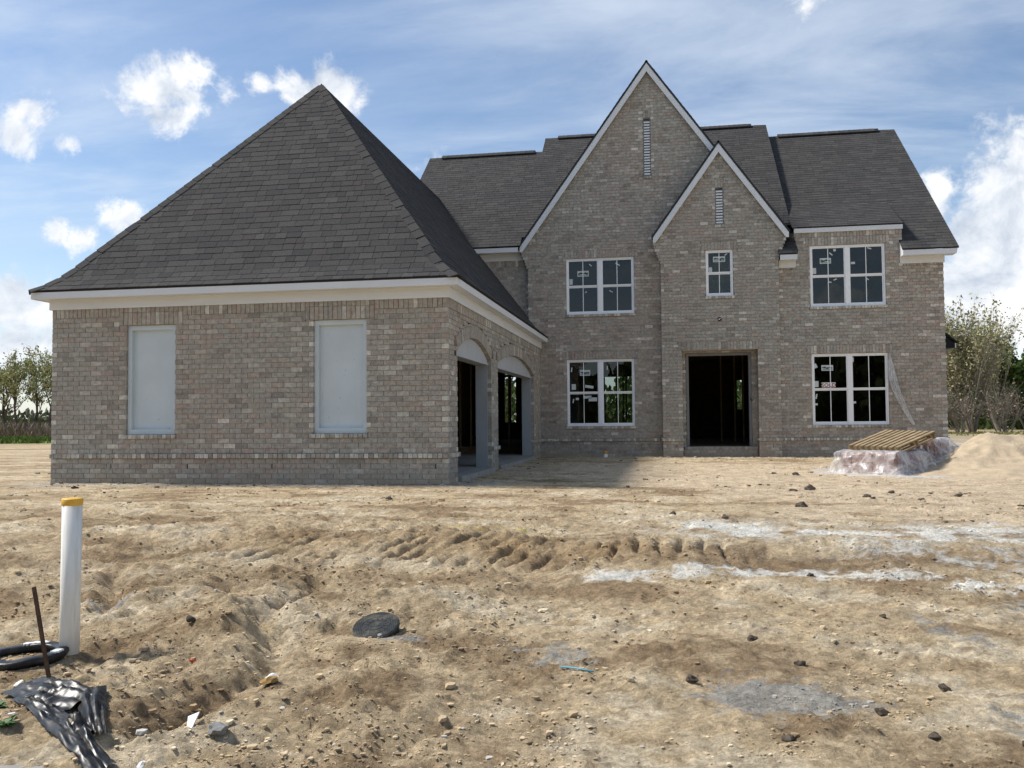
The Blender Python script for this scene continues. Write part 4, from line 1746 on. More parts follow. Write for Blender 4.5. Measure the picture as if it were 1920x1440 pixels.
# SOLD sign behind the glass
sx, sz = WLR[0] + .222 * 1.81, WLR[2] + .555 * 1.77
sold = empty('sold_sign', (sx, YR + .0515, sz - .045), label='small white SOLD sign with dark red letters inside lower right window', cat='sign')
sb = MB()
sb.box(-.165, .165, 0, .002, -.005, .115)
sb.build('board', 'sign_white', sold)
cu = bpy.data.curves.new('lettering', 'FONT')
cu.body = 'SOLD'
cu.size = .125
cu.align_x = 'CENTER'
cu.offset = .0025
cu.space_character = 1.12
to = bpy.data.objects.new('lettering', cu)
COL.objects.link(to)
bpy.context.view_layer.update()
me = bpy.data.meshes.new_from_object(to)
bpy.data.objects.remove(to)
me.materials.append(MATS['sign_red'])
lo = link('lettering', me, sold)
lo.location = (0, -.002, .008)
lo.rotation_euler = (math.pi / 2, 0, 0)

# boarded windows of the garage
for (a, b) in GW:
    z0, z1 = GZ0, GZ1
    fr = MB()
    F = .07
    y0 = .05
    fr.box(a + .003, a + F, y0, y0 + .0615, z0, z1 - .004)
    fr.box(b - F, b - .003, y0, y0 + .0615, z0, z1 - .004)
    fr.box(a + F, b - F, y0 + .0008, y0 + .0615, z1 - F - .01, z1 - .004)
    fr.box(a + F, b - F, y0 + .0008, y0 + .0615, z0, z0 + F + .01)
    bwn = hp(fr, 'blind_window', 'panel_paint', label='window recess closed with grey painted board')
    pn_ = MB()
    pn_.box(a + .01, b - .01, y0 + .062, y0 + .08, z0, z1 - .005)
    pn_.build('panel', 'panel_paint', bwn)
    nl = MB()
    for i in range(8):
        x = R.uniform(a + .02, b - .02)
        zz = R.uniform(z0 + .03, z1 - .05)
        edge_ = x < a + F or x > b - F
        yy = y0 if edge_ else y0 + .062
        nl.box(x, x + .012, yy - .0015, yy + .002, zz, zz + R.uniform(.01, .022))
    nl.build('nail_marks', 'jamb_paint', bwn)

# gable vents with louvres
for (vt, Y) in ((VT1, YG), (VT2, YE)):
    x0, x1, z0, z1 = vt
    fr = MB()
    fr.box(x0, x0 + .022, Y + .012, Y + .08, z0, z1)
    fr.box(x1 - .022, x1, Y + .012, Y + .08, z0, z1)
    fr.box(x0 + .022, x1 - .022, Y + .013, Y + .08, z1 - .022, z1)
    fr.box(x0 + .022, x1 - .022, Y + .013, Y + .08, z0, z0 + .022)
    fr.box(x0, x1, Y + .085, Y + .095, z0, z1)
    v_ = hp(fr, 'gable_vent', 'frame_paint')
    n = int((z1 - z0 - .04) / .072)
    s0 = MB()
    wv = x1 - x0 - .05
    s0.quadbox([(-wv / 2, 0, 0), (wv / 2, 0, 0), (wv / 2, .05, .042), (-wv / 2, .05, .042), (-wv / 2, 0, .043), (wv / 2, 0, .043), (wv / 2, .05, .058), (-wv / 2, .05, .058)])
    sm_ = s0.mesh('slat', 'trim_paint')
    for i in range(n):
        so_ = link('slat', sm_, v_)
        so_.location = ((x0 + x1) / 2, Y + .002, z0 + .03 + i * .072)

# garage openings: arched head panel, head trim, jambs
for dr in (D1, D2):
    jm = MB()
    jm.box(-.30, -.075, dr[1] - .028, dr[1] - .006, -.30, SPR - .055)
    go_ = hp(jm, 'garage_opening', 'jamb_paint', label='arched garage opening with grey jambs, no door fitted')
    j2 = MB()
    j2.box(-.30, -.075, dr[0] + .006, dr[0] + .028, -.30, SPR - .055)
    j2.build('jamb', 'jamb_paint', go_)
    hd = MB()
    n = 24
    pts = [(-.075, dr[0] + .008, SPR - .05)]
    pts += [(-.075, dr[1] - .008, SPR - .05)]
    for i in range(n + 1):
        y = dr[1] - .008 - (dr[1] - dr[0] - .016) * i / n
        pts.append((-.075, y, arch_top(dr, y) - .008))
    hd.prism(pts, (-.02, 0, 0))
    hd.build('header_panel', 'header_paint', go_)
    ht = MB()
    ht.box(-.30, -.055, dr[0] + .008, dr[1] - .008, SPR - .085, SPR - .0505)
    ht.build('header_trim', 'header_paint', go_)

# front door frame
df = MB()
df.box(3.77, 3.835, YG - .005, YG + .14, -.135, 2.245)
dfo = hp(df, 'door_frame', 'frame_paint', label='grey empty door frame inside the porch')
for bx in ((5.33, 5.395, YG - .005, YG + .14, -.135, 2.245), (3.8355, 5.3295, YG - .005, YG + .14, 2.18, 2.245)):
    MB().box(*bx).build('jamb', 'frame_paint', dfo)
hk = MB()
hk.tube([(5.36, YG - .005, 1.08), (5.37, YG - .03, 1.06), (5.395, YG - .04, 1.02), (5.405, YG - .03, 1.0)], [.012] * 4, 6)
hk.build('strap', 'black_plastic', dfo)

# interior shell: floors, ceilings, far walls with openings, bare studs
fl_ = MB()
fl_.box(W0 + .1, -.12, .1, 10.0, -.50, -.30)
hp(fl_, 'garage_floor', 'concrete')
for dr in (D1, D2):
    a = MB()
    a.quadbox([(-.15, dr[0] + .01, -.55), (.10, dr[0] + .01, -.55), (.10, dr[1] - .01, -.55), (-.15, dr[1] - .01, -.55),
               (-.119, dr[0] + .01, -.302), (.05, dr[0] + .01, -.315), (.05, dr[1] - .01, -.315), (-.119, dr[1] - .01, -.302)])
    hp(a, 'door_sill', 'concrete')
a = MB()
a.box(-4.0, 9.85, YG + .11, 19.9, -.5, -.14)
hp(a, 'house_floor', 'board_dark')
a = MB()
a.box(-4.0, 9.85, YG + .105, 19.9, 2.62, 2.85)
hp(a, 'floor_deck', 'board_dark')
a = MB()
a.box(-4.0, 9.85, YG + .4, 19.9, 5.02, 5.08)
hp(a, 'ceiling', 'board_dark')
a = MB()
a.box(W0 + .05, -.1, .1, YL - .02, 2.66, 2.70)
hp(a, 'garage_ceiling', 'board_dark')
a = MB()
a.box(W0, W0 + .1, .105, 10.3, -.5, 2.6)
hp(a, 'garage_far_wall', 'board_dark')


def wall_with_holes(x0, x1, z0, z1, y0, y1, hs):
    mb = MB()
    xs = sorted(set([x0, x1] + [h[0] for h in hs] + [h[1] for h in hs]))
    for a_, b_ in zip(xs[:-1], xs[1:]):
        mid = (a_ + b_) / 2
        spans = [(z0, z1)]
        for h in hs:
            if h[0] < mid < h[1]:
                spans = sub_iv(spans, h[2], h[3])
        for p, q in spans:
            mb.box(a_, b_, y0, y1, p, q)
    return mb


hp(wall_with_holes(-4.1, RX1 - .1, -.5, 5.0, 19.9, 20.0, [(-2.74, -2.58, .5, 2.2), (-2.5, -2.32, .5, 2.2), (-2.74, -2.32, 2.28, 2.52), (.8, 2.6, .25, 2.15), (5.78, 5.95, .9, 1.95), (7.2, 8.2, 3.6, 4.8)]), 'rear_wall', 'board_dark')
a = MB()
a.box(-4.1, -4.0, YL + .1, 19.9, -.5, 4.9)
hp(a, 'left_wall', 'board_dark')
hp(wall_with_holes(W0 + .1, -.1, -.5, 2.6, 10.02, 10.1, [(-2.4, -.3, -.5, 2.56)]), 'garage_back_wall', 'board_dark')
sm_ = MB().box(-.019, .019, -.045, .045, -.14, 2.6).mesh('stud', 'stud_wood')
fr0 = hp(MB().box(-4.0, -.3, 10.6, 10.69, 2.52, 2.60), 'stud_partition', 'stud_wood')
for x in (-3.6, -3.2, -2.3, -1.55, -.95, -.5, -2.0):
    so_ = link('stud', sm_, fr0)
    so_.location = (x, 10.645, 0)
fr1 = hp(MB().box(.4, 9.6, 14.5, 14.59, 2.52, 2.60), 'stud_partition', 'stud_wood')
for x in (.6, 1.75, 1.95, 2.05, 4.9, 5.3, 5.55, 5.75, 6.4, 6.8, 7.2, 7.6, 8.0, 8.4, 8.8):
    so_ = link('stud', sm_, fr1)
    so_.location = (x, 14.545, 0)
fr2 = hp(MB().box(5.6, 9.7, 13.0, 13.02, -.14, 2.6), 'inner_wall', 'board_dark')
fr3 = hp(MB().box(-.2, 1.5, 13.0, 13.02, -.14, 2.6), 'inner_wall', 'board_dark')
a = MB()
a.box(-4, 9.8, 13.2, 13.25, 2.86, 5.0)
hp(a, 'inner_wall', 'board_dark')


# ------------------------------------------------------------------ things on the ground


def lathe(mb, prof_, n=24, col=None, cx=0, cy=0):
    rings = []
    for (r_, z_) in prof_:
        b = len(mb.v)
        for k in range(n):
            a_ = 2 * math.pi * k / n
            mb.v.append((cx + r_ * math.cos(a_), cy + r_ * math.sin(a_), z_))
        if col:
            mb.c.extend([col] * n)
        rings.append(b)
    for a_, b_ in zip(rings[:-1], rings[1:]):
        for k in range(n):
            j = (k + 1) % n
            mb.f.append((a_ + k, a_ + j, b_ + j, b_ + k))
    mb.f.append(tuple(rings[0] + k for k in reversed(range(n))))
    mb.f.append(tuple(rings[-1] + k for k in range(n)))
    return mb


# white clean-out pipe with yellow cap
gz = ground_at(-.24, -8.32)
PB = -.775
pipe = empty('cleanout_pipe', (-.24, -8.32, PB), (math.radians(.4), math.radians(.9), 0), 'tall white plastic pipe with yellow cap standing in the soil', 'pipe')
ptop = .885
lathe(MB(), [(.0555, -.3), (.0555, ptop), (.051, ptop + .001), (.051, ptop - .01)], 28).build('pipe', 'pvc', pipe, True)
lathe(MB(), [(.057, ptop - .026), (.059, ptop - .022), (.059, ptop + .010), (.056, ptop + .014), (.03, ptop + .015), (.001, ptop + .015)], 28).build('cap', 'yellow_plastic', pipe, True)

stub = empty('pipe_stub', (1.71, 9.72, -.41), (0, 0, 0), 'short white pipe stub with orange cap at the foot of the brick wall', 'pipe')
lathe(MB(), [(.055, -.2), (.055, .12), (.05, .121)], 18).build('pipe', 'pvc', stub, True)
lathe(MB(), [(.058, .105), (.06, .11), (.06, .16), (.03, .165), (.025, .19), (.001, .19)], 18).build('cap', 'orange_plastic', stub, True)

# rusty stake leaning out of the plastic
bb = Vector((.16, -9.0, -.80))
stake = MB()
sdir = Vector((-.155, .06, .52))
ax_ = sdir.normalized()
sx_ = ax_.cross(Vector((0, 1, 0))).normalized()
sy_ = ax_.cross(sx_)
q8 = []
for e in (0, 1):
    p_ = sdir * (1.0 if e else -.35)
    for (a_, b_) in ((-.0105, -.004), (.0105, -.004), (.0105, .004), (-.0105, .004)):
        q8.append(p_ + sx_ * a_ + sy_ * b_)
stake.quadbox(q8)
so_ = stake.build('steel_stake', 'rust')
so_.location = bb
tag(so_, 'rusty flat steel stake leaning out of black plastic sheet', 'stake')

# black ring lying half buried
RC = Vector((-.44, -8.50, ground_at(-.44, -8.5)))
ring = empty('valve_ring', (-.41, -8.47, -.772), (math.radians(1.5), math.radians(-2), .2), 'black plastic ring with muddy white patches lying beside the white pipe', 'ring')
rb = MB()
nn_, rr0, rr1 = 48, .148, .222
secs = [(rr0, .0), (rr0 + .003, .022), (rr0 + .012, .028), (rr1 - .012, .028), (rr1, .020), (rr1 + .003, 0.0), (rr1 - .02, -.03), (rr0 + .02, -.03)]
for k in range(nn_):
    a_ = 2 * math.pi * k / nn_
    wob = .004 * math.sin(3 * a_) + .003 * math.sin(7 * a_)
    for (r_, z_) in secs:
        rb.v.append(((r_ + wob) * math.cos(a_), (r_ + wob) * math.sin(a_), z_ + .004 * math.sin(5 * a_)))
ns_ = len(secs)
for k in range(nn_):
    for i in range(ns_):
        a0_, a1_ = k * ns_, ((k + 1) % nn_) * ns_
        j = (i + 1) % ns_
        rb.f.append((a0_ + i, a0_ + j, a1_ + j, a1_ + i))
rb.build('ring_body', 'black_plastic', ring, True)
for (a0_, a1_, ra, rbb) in ((1.3, 2.1, .160, .200), (-.3, .0, .175, .216)):
    p_ = MB()
    n = 12
    pts = []
    for i in range(n + 1):
        a_ = a0_ + (a1_ - a0_) * i / n
        pts.append(((rbb - .01 * math.sin(i * 1.7)) * math.cos(a_), (rbb - .01 * math.sin(i * 1.7)) * math.sin(a_)))
    inn = []
    for i in range(n + 1):
        a_ = a1_ - (a1_ - a0_) * i / n
        inn.append(((ra + .008 * math.sin(i * 2.3)) * math.cos(a_), (ra + .008 * math.sin(i * 2.3)) * math.sin(a_)))
    for i in range(n):
        o0, o1 = pts[i], pts[i + 1]
        i0, i1 = inn[n - i], inn[n - i - 1]
        p_.quadbox([(o0[0], o0[1], .024), (o1[0], o1[1], .024), (i1[0], i1[1], .024), (i0[0], i0[1], .024),
                    (o0[0], o0[1], .034), (o1[0], o1[1], .034), (i1[0], i1[1], .0345), (i0[0], i0[1], .0345)])
    p_.build('mud_patch', 'white_scrap', ring)

# valve box lid
LC = Vector((1.52, -7.94, 0))
LC.z = ground_at(LC.x, LC.y)
lid = empty('valve_box', (LC.x, LC.y, -.655), (math.radians(20), math.radians(-7), .2), 'round black valve box lid tilted in the tan soil', 'valve box')
lr = .142
lathe(MB(), [(lr - .02, -.16), (lr - .006, -.03), (lr - .006, -.024)], 36).build('box_body', 'black_plastic', lid, True)
lo_ = lathe(MB(), [(lr - .004, -.024), (lr, -.018), (lr, -.003), (lr - .005, 0), (.001, 0)], 40).build('lid', 'lid_plastic', lid)
for r_ in (.134, .086, .048):
    t_ = MB()
    pts = [(r_ * math.cos(2 * math.pi * i / 40), r_ * math.sin(2 * math.pi * i / 40), .0005) for i in range(41)]
    t_.tube(pts, [.0022] * 41, 5, cap=False)
    t_.build('raised_ring', 'lid_plastic', lo_, True)
ribs = MB()
for i in range(-12, 13):
    x = i * .0105
    if abs(x) < .131:
        y1 = math.sqrt(.131 ** 2 - x * x)
        y0 = math.sqrt(max(0, .089 ** 2 - x * x))
        for sgn in (-1, 1):
            if y1 - y0 > .006:
                ribs.box(x - .002, x + .002, min(sgn * y0, sgn * y1), max(sgn * y0, sgn * y1), 0, .0022)
ribs.build('rib_pattern', 'lid_plastic', lo_)
lt = MB()
for i in range(14):
    a_ = 2 * math.pi * i / 14 + .1
    for k in range(2):
        r_ = .060 + .012 * k
        cx_, cy_ = r_ * math.cos(a_ + .08 * k), r_ * math.sin(a_ + .08 * k)
        lt.box(cx_ - .004, cx_ + .004, cy_ - .003, cy_ + .003, 0, .0022)
for i in range(-2, 3):
    lt.box(i * .014 - .004, i * .014 + .004, -.014, .012, 0, .002)
lt.build('cast_marks', 'lid_plastic', lo_)
disc(MB(), (.03, -.112, .0004), .013, (0, 0, 1), .003).build('bolt', 'concrete', lo_)

# light blue stick
bs = MB()
b0, b1 = Vector((2.67, -8.30, 0)), Vector((2.86, -8.44, 0))
b0.z, b1.z = ground_at(b0.x, b0.y) + .02, ground_at(b1.x, b1.y) + .02
bs.tube([b0 - b0, (b1 - b0) * .5 + Vector((0, 0, .004)), b1 - b0], [.005, .0045, .005], 8)
o = bs.build('plastic_stick', 'blue_plastic', None, True)
o.location = b0
tag(o, 'light blue plastic stick lying on the soil', 'stick')

# black plastic sheet, crumpled, with strips trailing to the lower edge
sheet = empty('plastic_sheet', (.35, -9.2, -.78), (0, 0, 0), 'crumpled black plastic sheet half buried at lower left', 'plastic sheet')


def drape(x0, y0, x1, y1, wid, n, mfold, amp, lift, seed, w2=None):
    mb = MB()
    rng = random.Random(seed)
    L = Vector((x1 - x0, y1 - y0, 0))
    t = L.normalized()
    s_ = Vector((-t.y, t.x, 0))
    xs_, ys_ = [], []
    P_ = []
    for i in range(n + 1):
        for j in range(mfold + 1):
            u_ = i / n
            v_ = j / mfold - .5
            wd = wid * (1 - u_) + (w2 or wid) * u_
            p = Vector((x0, y0, 0)) + L * u_ + s_ * (v_ * wd)
            P_.append((p, u_, v_))
    gx_, gy_ = np.array([p[0].x for p in P_]), np.array([p[0].y for p in P_])
    offs = [(0, 0), (.05, 0), (-.05, 0), (0, .05), (0, -.05), (.09, .09), (-.09, .09), (.09, -.09), (-.09, -.09), (.13, 0), (-.13, 0), (0, .13), (0, -.13)]
    gst = np.stack([ground_z(gx_ + a, gy_ + b) for a, b in offs])
    gzz = np.maximum(gst.mean(0) + .018, gst[0] + .004)
    ph = rng.uniform(0, 6)
    for (p, u_, v_), z_ in zip(P_, gzz):
        f_ = amp * (abs(math.sin(v_ * 9 + ph + 1.8 * math.sin(u_ * 3 + ph))) + .35 * math.sin(u_ * 7 + v_ * 5 + ph))
        edge_ = min(1, 6 * (.5 - abs(v_))) * min(1, 5 * u_ + .1)
        f2 = .004 * math.sin(u_ * 17 + v_ * 9 + ph) + .003 * math.sin(u_ * 6 - v_ * 24)
        mb.v.append((p.x - .35, p.y + 9.2, z_ + .006 + lift * math.sin(math.pi * min(1, u_ * 1.2)) * (1 - 4 * v_ * v_) + (f_ + f2) * max(0, edge_) + .78))
    for i in range(n):
        for j in range(mfold):
            a_ = i * (mfold + 1) + j
            mb.f.append((a_, a_ + 1, a_ + mfold + 2, a_ + mfold + 1))
    return mb


drape(.00, -9.02, .52, -9.24, .20, 40, 24, .020, .015, 1, .26).build('sheet', 'black_plastic', sheet, True)
drape(.42, -9.08, .78, -9.50, .17, 30, 16, .018, .02, 2, .06).build('fold', 'black_plastic', sheet, True)
drape(.12, -9.20, .74, -9.52, .06, 34, 8, .012, .012, 3, .07).build('fold', 'black_plastic', sheet, True)
drape(.26, -9.28, 1.0, -9.80, .06, 34, 8, .012, .01, 4, .08).build('fold', 'black_plastic', sheet, True)
drape(.46, -9.34, .98, -9.72, .04, 30, 6, .010, .012, 6, .05).build('fold', 'black_plastic', sheet, True)

# small scraps
ico_v = None


def rock_mesh(name, mt, seed, sx=1, sy=1, sz=.7, sub=2, rough=.25):
    import bmesh
    bm = bmesh.new()
    bmesh.ops.create_icosphere(bm, subdivisions=sub, radius=1)
    rng = random.Random(seed)
    ph = [rng.uniform(0, 6) for _ in range(9)]
    for v in bm.verts:
        c = v.co
        k = 1 + rough * (math.sin(c.x * 2.7 + ph[0]) * math.sin(c.y * 3.1 + ph[1]) + .7 * math.sin(c.z * 4.3 + ph[2] + c.x * 3) + .5 * math.sin(c.x * 7 + ph[3]) * math.cos(c.y * 8 + ph[4])) + rng.uniform(-.09, .09) * rough * 3
        v.co = Vector((c.x * sx, c.y * sy, c.z * sz)) * k
    me = bpy.data.meshes.new(name)
    bm.to_mesh(me)
    bm.free()
    me.materials.append(MATS[mt])
    return me


def put(name, me, x, y, s, label, cat, dz=.0, rot=None, group=None):
    o = link(name, me)
    o.location = (x, y, ground_at(x, y) + dz)
    o.scale = (s, s, s)
    o.rotation_euler = rot or (R.uniform(-.3, .3), R.uniform(-.3, .3), R.uniform(0, 6))
    tag(o, label, cat, group)
    return o


def flake(name, mt, x, y, pts, th, label, cat, rot=(0, 0, 0), dz=.012):
    mb = MB()
    mb.prism([(p[0], p[1], p[2] if len(p) > 2 else 0) for p in pts], (0, 0, th))
    o = mb.build(name, mt)
    o.location = (x, y, ground_at(x, y) + dz)
    o.rotation_euler = rot
    tag(o, label, cat)
    return o


put('stone', rock_mesh('stone', 'grey_stone', 3, 1, .9, .7), 1.30, -9.43, .045, 'rounded grey stone near the white scrap at lower left', 'stone', .02)
put('stone', rock_mesh('stone', 'ochre_stone', 4, 1.3, .7, .45), 1.26, -8.84, .038, 'flat ochre stone beside a white chunk', 'stone', .015)
put('plaster_chunk', rock_mesh('plaster_chunk', 'white_scrap', 5, 1, .8, .6), 1.23, -8.74, .032, 'white plaster chunk above the ochre stone', 'plaster', .02)
put('plaster_chunk', rock_mesh('plaster_chunk', 'white_scrap', 6, 1.2, .8, .5), 1.08, -9.66, .026, 'white chunk close to the lower edge, left of centre', 'plaster', .015)
flake('board_scrap', 'white_scrap', 1.10, -9.30, [(-.02, .02), (.034, .028), (.02, -.065), (-.006, -.055)], .006, 'torn white board scrap lying beside a dug hollow', 'scrap', (.5, -.3, .1), .035)
put('plastic_scrap', rock_mesh('plastic_scrap', 'red_scrap', 7, 1, .7, .5, 1), .63, -8.47, .020, 'small red plastic scrap right of the white pipe', 'scrap', .012)
put('dark_stone', rock_mesh('dark_stone', 'clod_dark', 9, 1, .9, .75), .42, -8.12, .028, 'small black stone near the tall white pipe', 'stone', .015)
for i, (x, y, s) in enumerate([(.22, -9.24, .030), (.38, -9.30, .028), (.30, -9.45, .024), (.02, -9.06, .030), (.47, -9.23, .022)]):
    flake('paper_scrap', 'white_scrap', x, y, [(-s, -.3 * s), (.2 * s, -.5 * s), (s, .1 * s), (.3 * s, .5 * s), (-.6 * s, .4 * s)], .002,
          ['torn white paper scrap on the folds of the black sheet', 'white paper scrap right of the green weed', 'lowest white paper scrap by the black folds', 'pale scrap on the upper rim of the black sheet', 'white scrap at the crease of the black sheet'][i],
          'scrap', (R.uniform(-.6, .6), R.uniform(-.6, .6), R.uniform(0, 6)), .05)
# dark clods one can tell apart
CLODS = [(3.72, -7.75, .042, 'black clod right of centre on the lower ground'), (4.22, -8.70, .046, 'black clod right of the grey gravel patch'), (3.94, -8.06, .040, 'dark clod between the track bank and the gravel patch'),
         (3.36, -8.45, .036, 'flat dark clod left of the grey gravel patch'), (4.36, -9.0, .036, 'dark clod at lower right below the gravel patch'), (3.75, -9.08, .040, 'dark clod just below the gravel patch'),
         (4.60, -8.30, .034, 'dark clod near the right edge above the gravel'), (4.75, -8.98, .044, 'dark clod close to the lower right corner'), (4.55, -7.25, .030, 'dark clod on the grey streak at right'),
         (5.15, -.55, .10, 'big dark clod on the sand in front of the wing'), (5.65, -1.6, .085, 'dark clod alone on the pale sand'), (6.1, -.9, .055, 'small dark clod left of the sand pile foot'), (6.15, -2.1, .055, 'dark lump among crumbs on the sand'),
         (4.9, -.75, .07, 'dark lump beside the big clod on the sand'), (4.7, -2.9, .09, 'flat dark lump on the pad, middle right'), (5.4, 2.6, .09, 'dark lump at the left end of the wrapped stack'), (6.7, -1.6, .06, 'dark lump at the edge of the dark sand stain'),
         (5.1, 3.1, .07, 'dark lump by the porch side of the wrapped stack'), (3.3, -4.0, .05, 'dark chip near the faint cleat marks'), (-.2, -2.3, .06, 'dark chip on the pad before the garage'), (-5.6, -.9, .07, 'dark chip at the left foot of the garage'), (4.25, -6.42, .03, 'stone lying on the white lime streak')]
cms = [rock_mesh('dirt_clod', 'clod_dark', 20 + i, 1, R.uniform(.7, 1), R.uniform(.45, .7)) for i in range(5)]
for i, (x, y, s, lb) in enumerate(CLODS):
    put('dirt_clod', cms[i % 5], x, y, s * .78, lb, 'clod', s * .15, None, 'dark clods on the soil')

# crumbs and pebbles all over the soil: one mass
cr = MB()
base_m = rock_mesh('x', 'clod', 77, 1, .85, .65, 1, .3)
bv_ = np.array([v.co[:] for v in base_m.vertices])
bf_ = [tuple(p.vertices) for p in base_m.polygons]
bpy.data.meshes.remove(base_m)
rs = np.random.RandomState(3)
NC = 18000
u_ = rs.rand(NC * 4)
yy_ = -10.2 + 9.5 * u_ ** 1.8
xx_ = 3.2 + (yy_ + 13.1) * (rs.rand(NC * 4) * 1.34 - .82)
dn = fbm(xx_ * 1.3, yy_ * 1.3, 3)
keepm = (dn + .5 * (xx_ < 2.4) * (yy_ < -6.2) + rs.randn(NC * 4) * .35 > .30)
xx_, yy_ = xx_[keepm][:NC], yy_[keepm][:NC]
# scattered lumps on the graded pad, thicker along the wall feet and round the sand
NP = 9000
x2, y2 = rs.uniform(-9, 11, NP), rs.uniform(-4.8, 9.6, NP)
d2_ = fbm(x2 * .55 + 3, y2 * .9, 3) + rs.randn(NP) * .22 + .5 * blob(x2, y2, 5.4, -.6, 1.3, 1.4) + .45 * blob(x2, y2, 5.6, 2.8, .7, .5)
foot = (np.abs(y2 + .35) < .3) & (x2 < .6) & (x2 > -6.9) | (np.abs(y2 - 9.45) < .2) & (x2 > .4) | (np.hypot(x2 - .5, y2 - 3.7) < .5)
ok2 = ((d2_ > .42) | foot & (rs.rand(NP) < .8)) & ~((x2 < .05) & (x2 > -6.75) & (y2 > -.08)) & (y2 < 9.62)
x2, y2 = x2[ok2], y2[ok2]
n1st = len(xx_)
xx_, yy_ = np.concatenate([xx_, x2]), np.concatenate([yy_, y2])
zz_ = ground_z(xx_, yy_)
cc_ = ground_col(xx_, yy_)
sz_ = np.clip(rs.lognormal(-5.35, .5, len(xx_)), .0025, .030) * (1 + .06 * (yy_ + 10))
sz_[n1st:] = np.clip(rs.lognormal(-4.35, .5, len(x2)), .006, .055)
AV, AC, AF = [], [], []
for i in range(len(xx_)):
    a_ = rs.rand() * 6.28
    c_, s_ = math.cos(a_), math.sin(a_)
    sc3 = sz_[i] * (1 + .35 * rs.randn(3).clip(-1, 1))
    v = bv_ * sc3
    v = np.stack([v[:, 0] * c_ - v[:, 1] * s_ + xx_[i], v[:, 0] * s_ + v[:, 1] * c_ + yy_[i], v[:, 2] + zz_[i] + sz_[i] * .25], 1)
    AV.append(v)
    t_ = rs.rand()
    col = cc_[i] * (.75 + .5 * rs.rand())
    if t_ > (.97 if i < n1st else .72):
        col = np.array([.13, .10, .07])
    elif t_ > (.945 if i < n1st else .62):
        col = np.array([.50, .48, .43])
    AC.append(np.repeat(col[None], len(bv_), 0))
AVn = np.concatenate(AV)
cr.v = [tuple(p) for p in AVn]
nb_ = len(bv_)
cr.f = [tuple(k + i * nb_ for k in f) for i in range(len(AV)) for f in bf_]
cr.c = [tuple(c) for c in np.concatenate(AC)]
co_ = cr.build('soil_crumbs', 'clod', kind='stuff')
co_['label'] = 'loose crumbs and pebbles scattered over the bare soil'
co_['category'] = 'soil crumbs'

# concrete edge showing at the lower left corner
kb = MB()
kb.box(-.5, .28, -.25, .0, -.12, 0)
ko = kb.build('concrete_slab', 'concrete')
ko.location = (.66, -9.74, ground_at(.66, -9.76) + .02)
ko.rotation_euler = (0, 0, .18)
tag(ko, 'pale concrete slab edge at the lower left corner', 'slab')

# weeds


def weed(x, y, n, ln, wd, label, seed, grass=False):
    rng = random.Random(seed)
    w_ = empty('weed', (x, y, ground_at(x, y)), (0, 0, 0), label, 'weed')
    for i in range(n):
        a_ = rng.uniform(0, 6.28)
        l_ = ln * rng.uniform(.5, 1.1)
        el = rng.uniform(.5, 1.4) if grass else rng.uniform(.15, 1.0)
        dv = Vector((math.cos(a_) * math.cos(el), math.sin(a_) * math.cos(el), math.sin(el)))
        sv_ = Vector((-math.sin(a_), math.cos(a_), 0))
        o_ = Vector((rng.uniform(-1, 1), rng.uniform(-1, 1), 0)) * ln * .25
        b_ = MB()
        wds = [.15, .9, 1.0, .45, .02] if not grass else [.5, .5, .4, .25, .02]
        for k in range(5):
            t_ = k / 4
            p_ = o_ + dv * l_ * t_ + Vector((0, 0, -.35 * l_ * t_ * t_))
            for sg_ in (-1, 1):
                q_ = p_ + sv_ * sg_ * wd * wds[k] + Vector((0, 0, .15 * wd * abs(sg_)))
                b_.v.append(tuple(q_))
        for k in range(4):
            b_.f.append((2 * k, 2 * k + 1, 2 * k + 3, 2 * k + 2))
        b_.build('leaf', 'weed_leaf', w_, True)
    return w_


weed(.08, -9.28, 26, .075, .016, 'leafy green weed at the left edge above the black sheet folds', 1)
weed(.30, -9.50, 24, .065, .014, 'leafy green weed below the black sheet', 2)
weed(-.12, -8.86, 18, .09, .004, 'thin grass tuft under the black ring', 3, True)

# ------------------------------------------------------------------ wrapped brick stacks, pallet, hanging film, sand
ROTS = -.77
sA = empty('brick_stack', (6.95, 3.30, -.41), (0, 0, ROTS), 'low stack of reddish bricks under clear plastic, front end', 'brick stack')
bm_ = MB().box(-.096, .096, -.045, .045, 0, .057).mesh('brick', 'red_brick')
for k in range(6):
    for i in range(5):
        for j in range(9):
            if 0 < j < 8 and 0 < i < 4 and k < 5:
                continue
            o = link('brick', bm_, sA)
            o.location = (-.4 + i * .2 + R.uniform(-.008, .008), -.42 + j * .105 + R.uniform(-.004, .004), .02 + k * .06)
sB = empty('brick_stack', (7.88, 4.15, -.41), (0, 0, ROTS), 'taller stack of reddish bricks under clear plastic, sand pile end', 'brick stack')
for k in range(9):
    for i in range(3):
        for j in range(6):
            if 0 < j < 5 and i == 1 and k < 8:
                continue
            o = link('brick', bm_, sB)
            o.location = (-.2 + i * .2 + R.uniform(-.01, .01), -.27 + j * .105, .02 + k * .06)
# film draped over both
fx = np.linspace(5.85, 8.75, 150)
fy = np.linspace(2.0, 5.2, 160)
FX, FY = np.meshgrid(fx, fy)


def boxd(x, y, cx, cy, hx, hy, rz):
    c, s = math.cos(-rz), math.sin(-rz)
    dx, dy = x - cx, y - cy
    a, b = np.abs(dx * c - dy * s) - hx, np.abs(dx * s + dy * c) - hy
    return np.hypot(np.maximum(a, 0), np.maximum(b, 0))


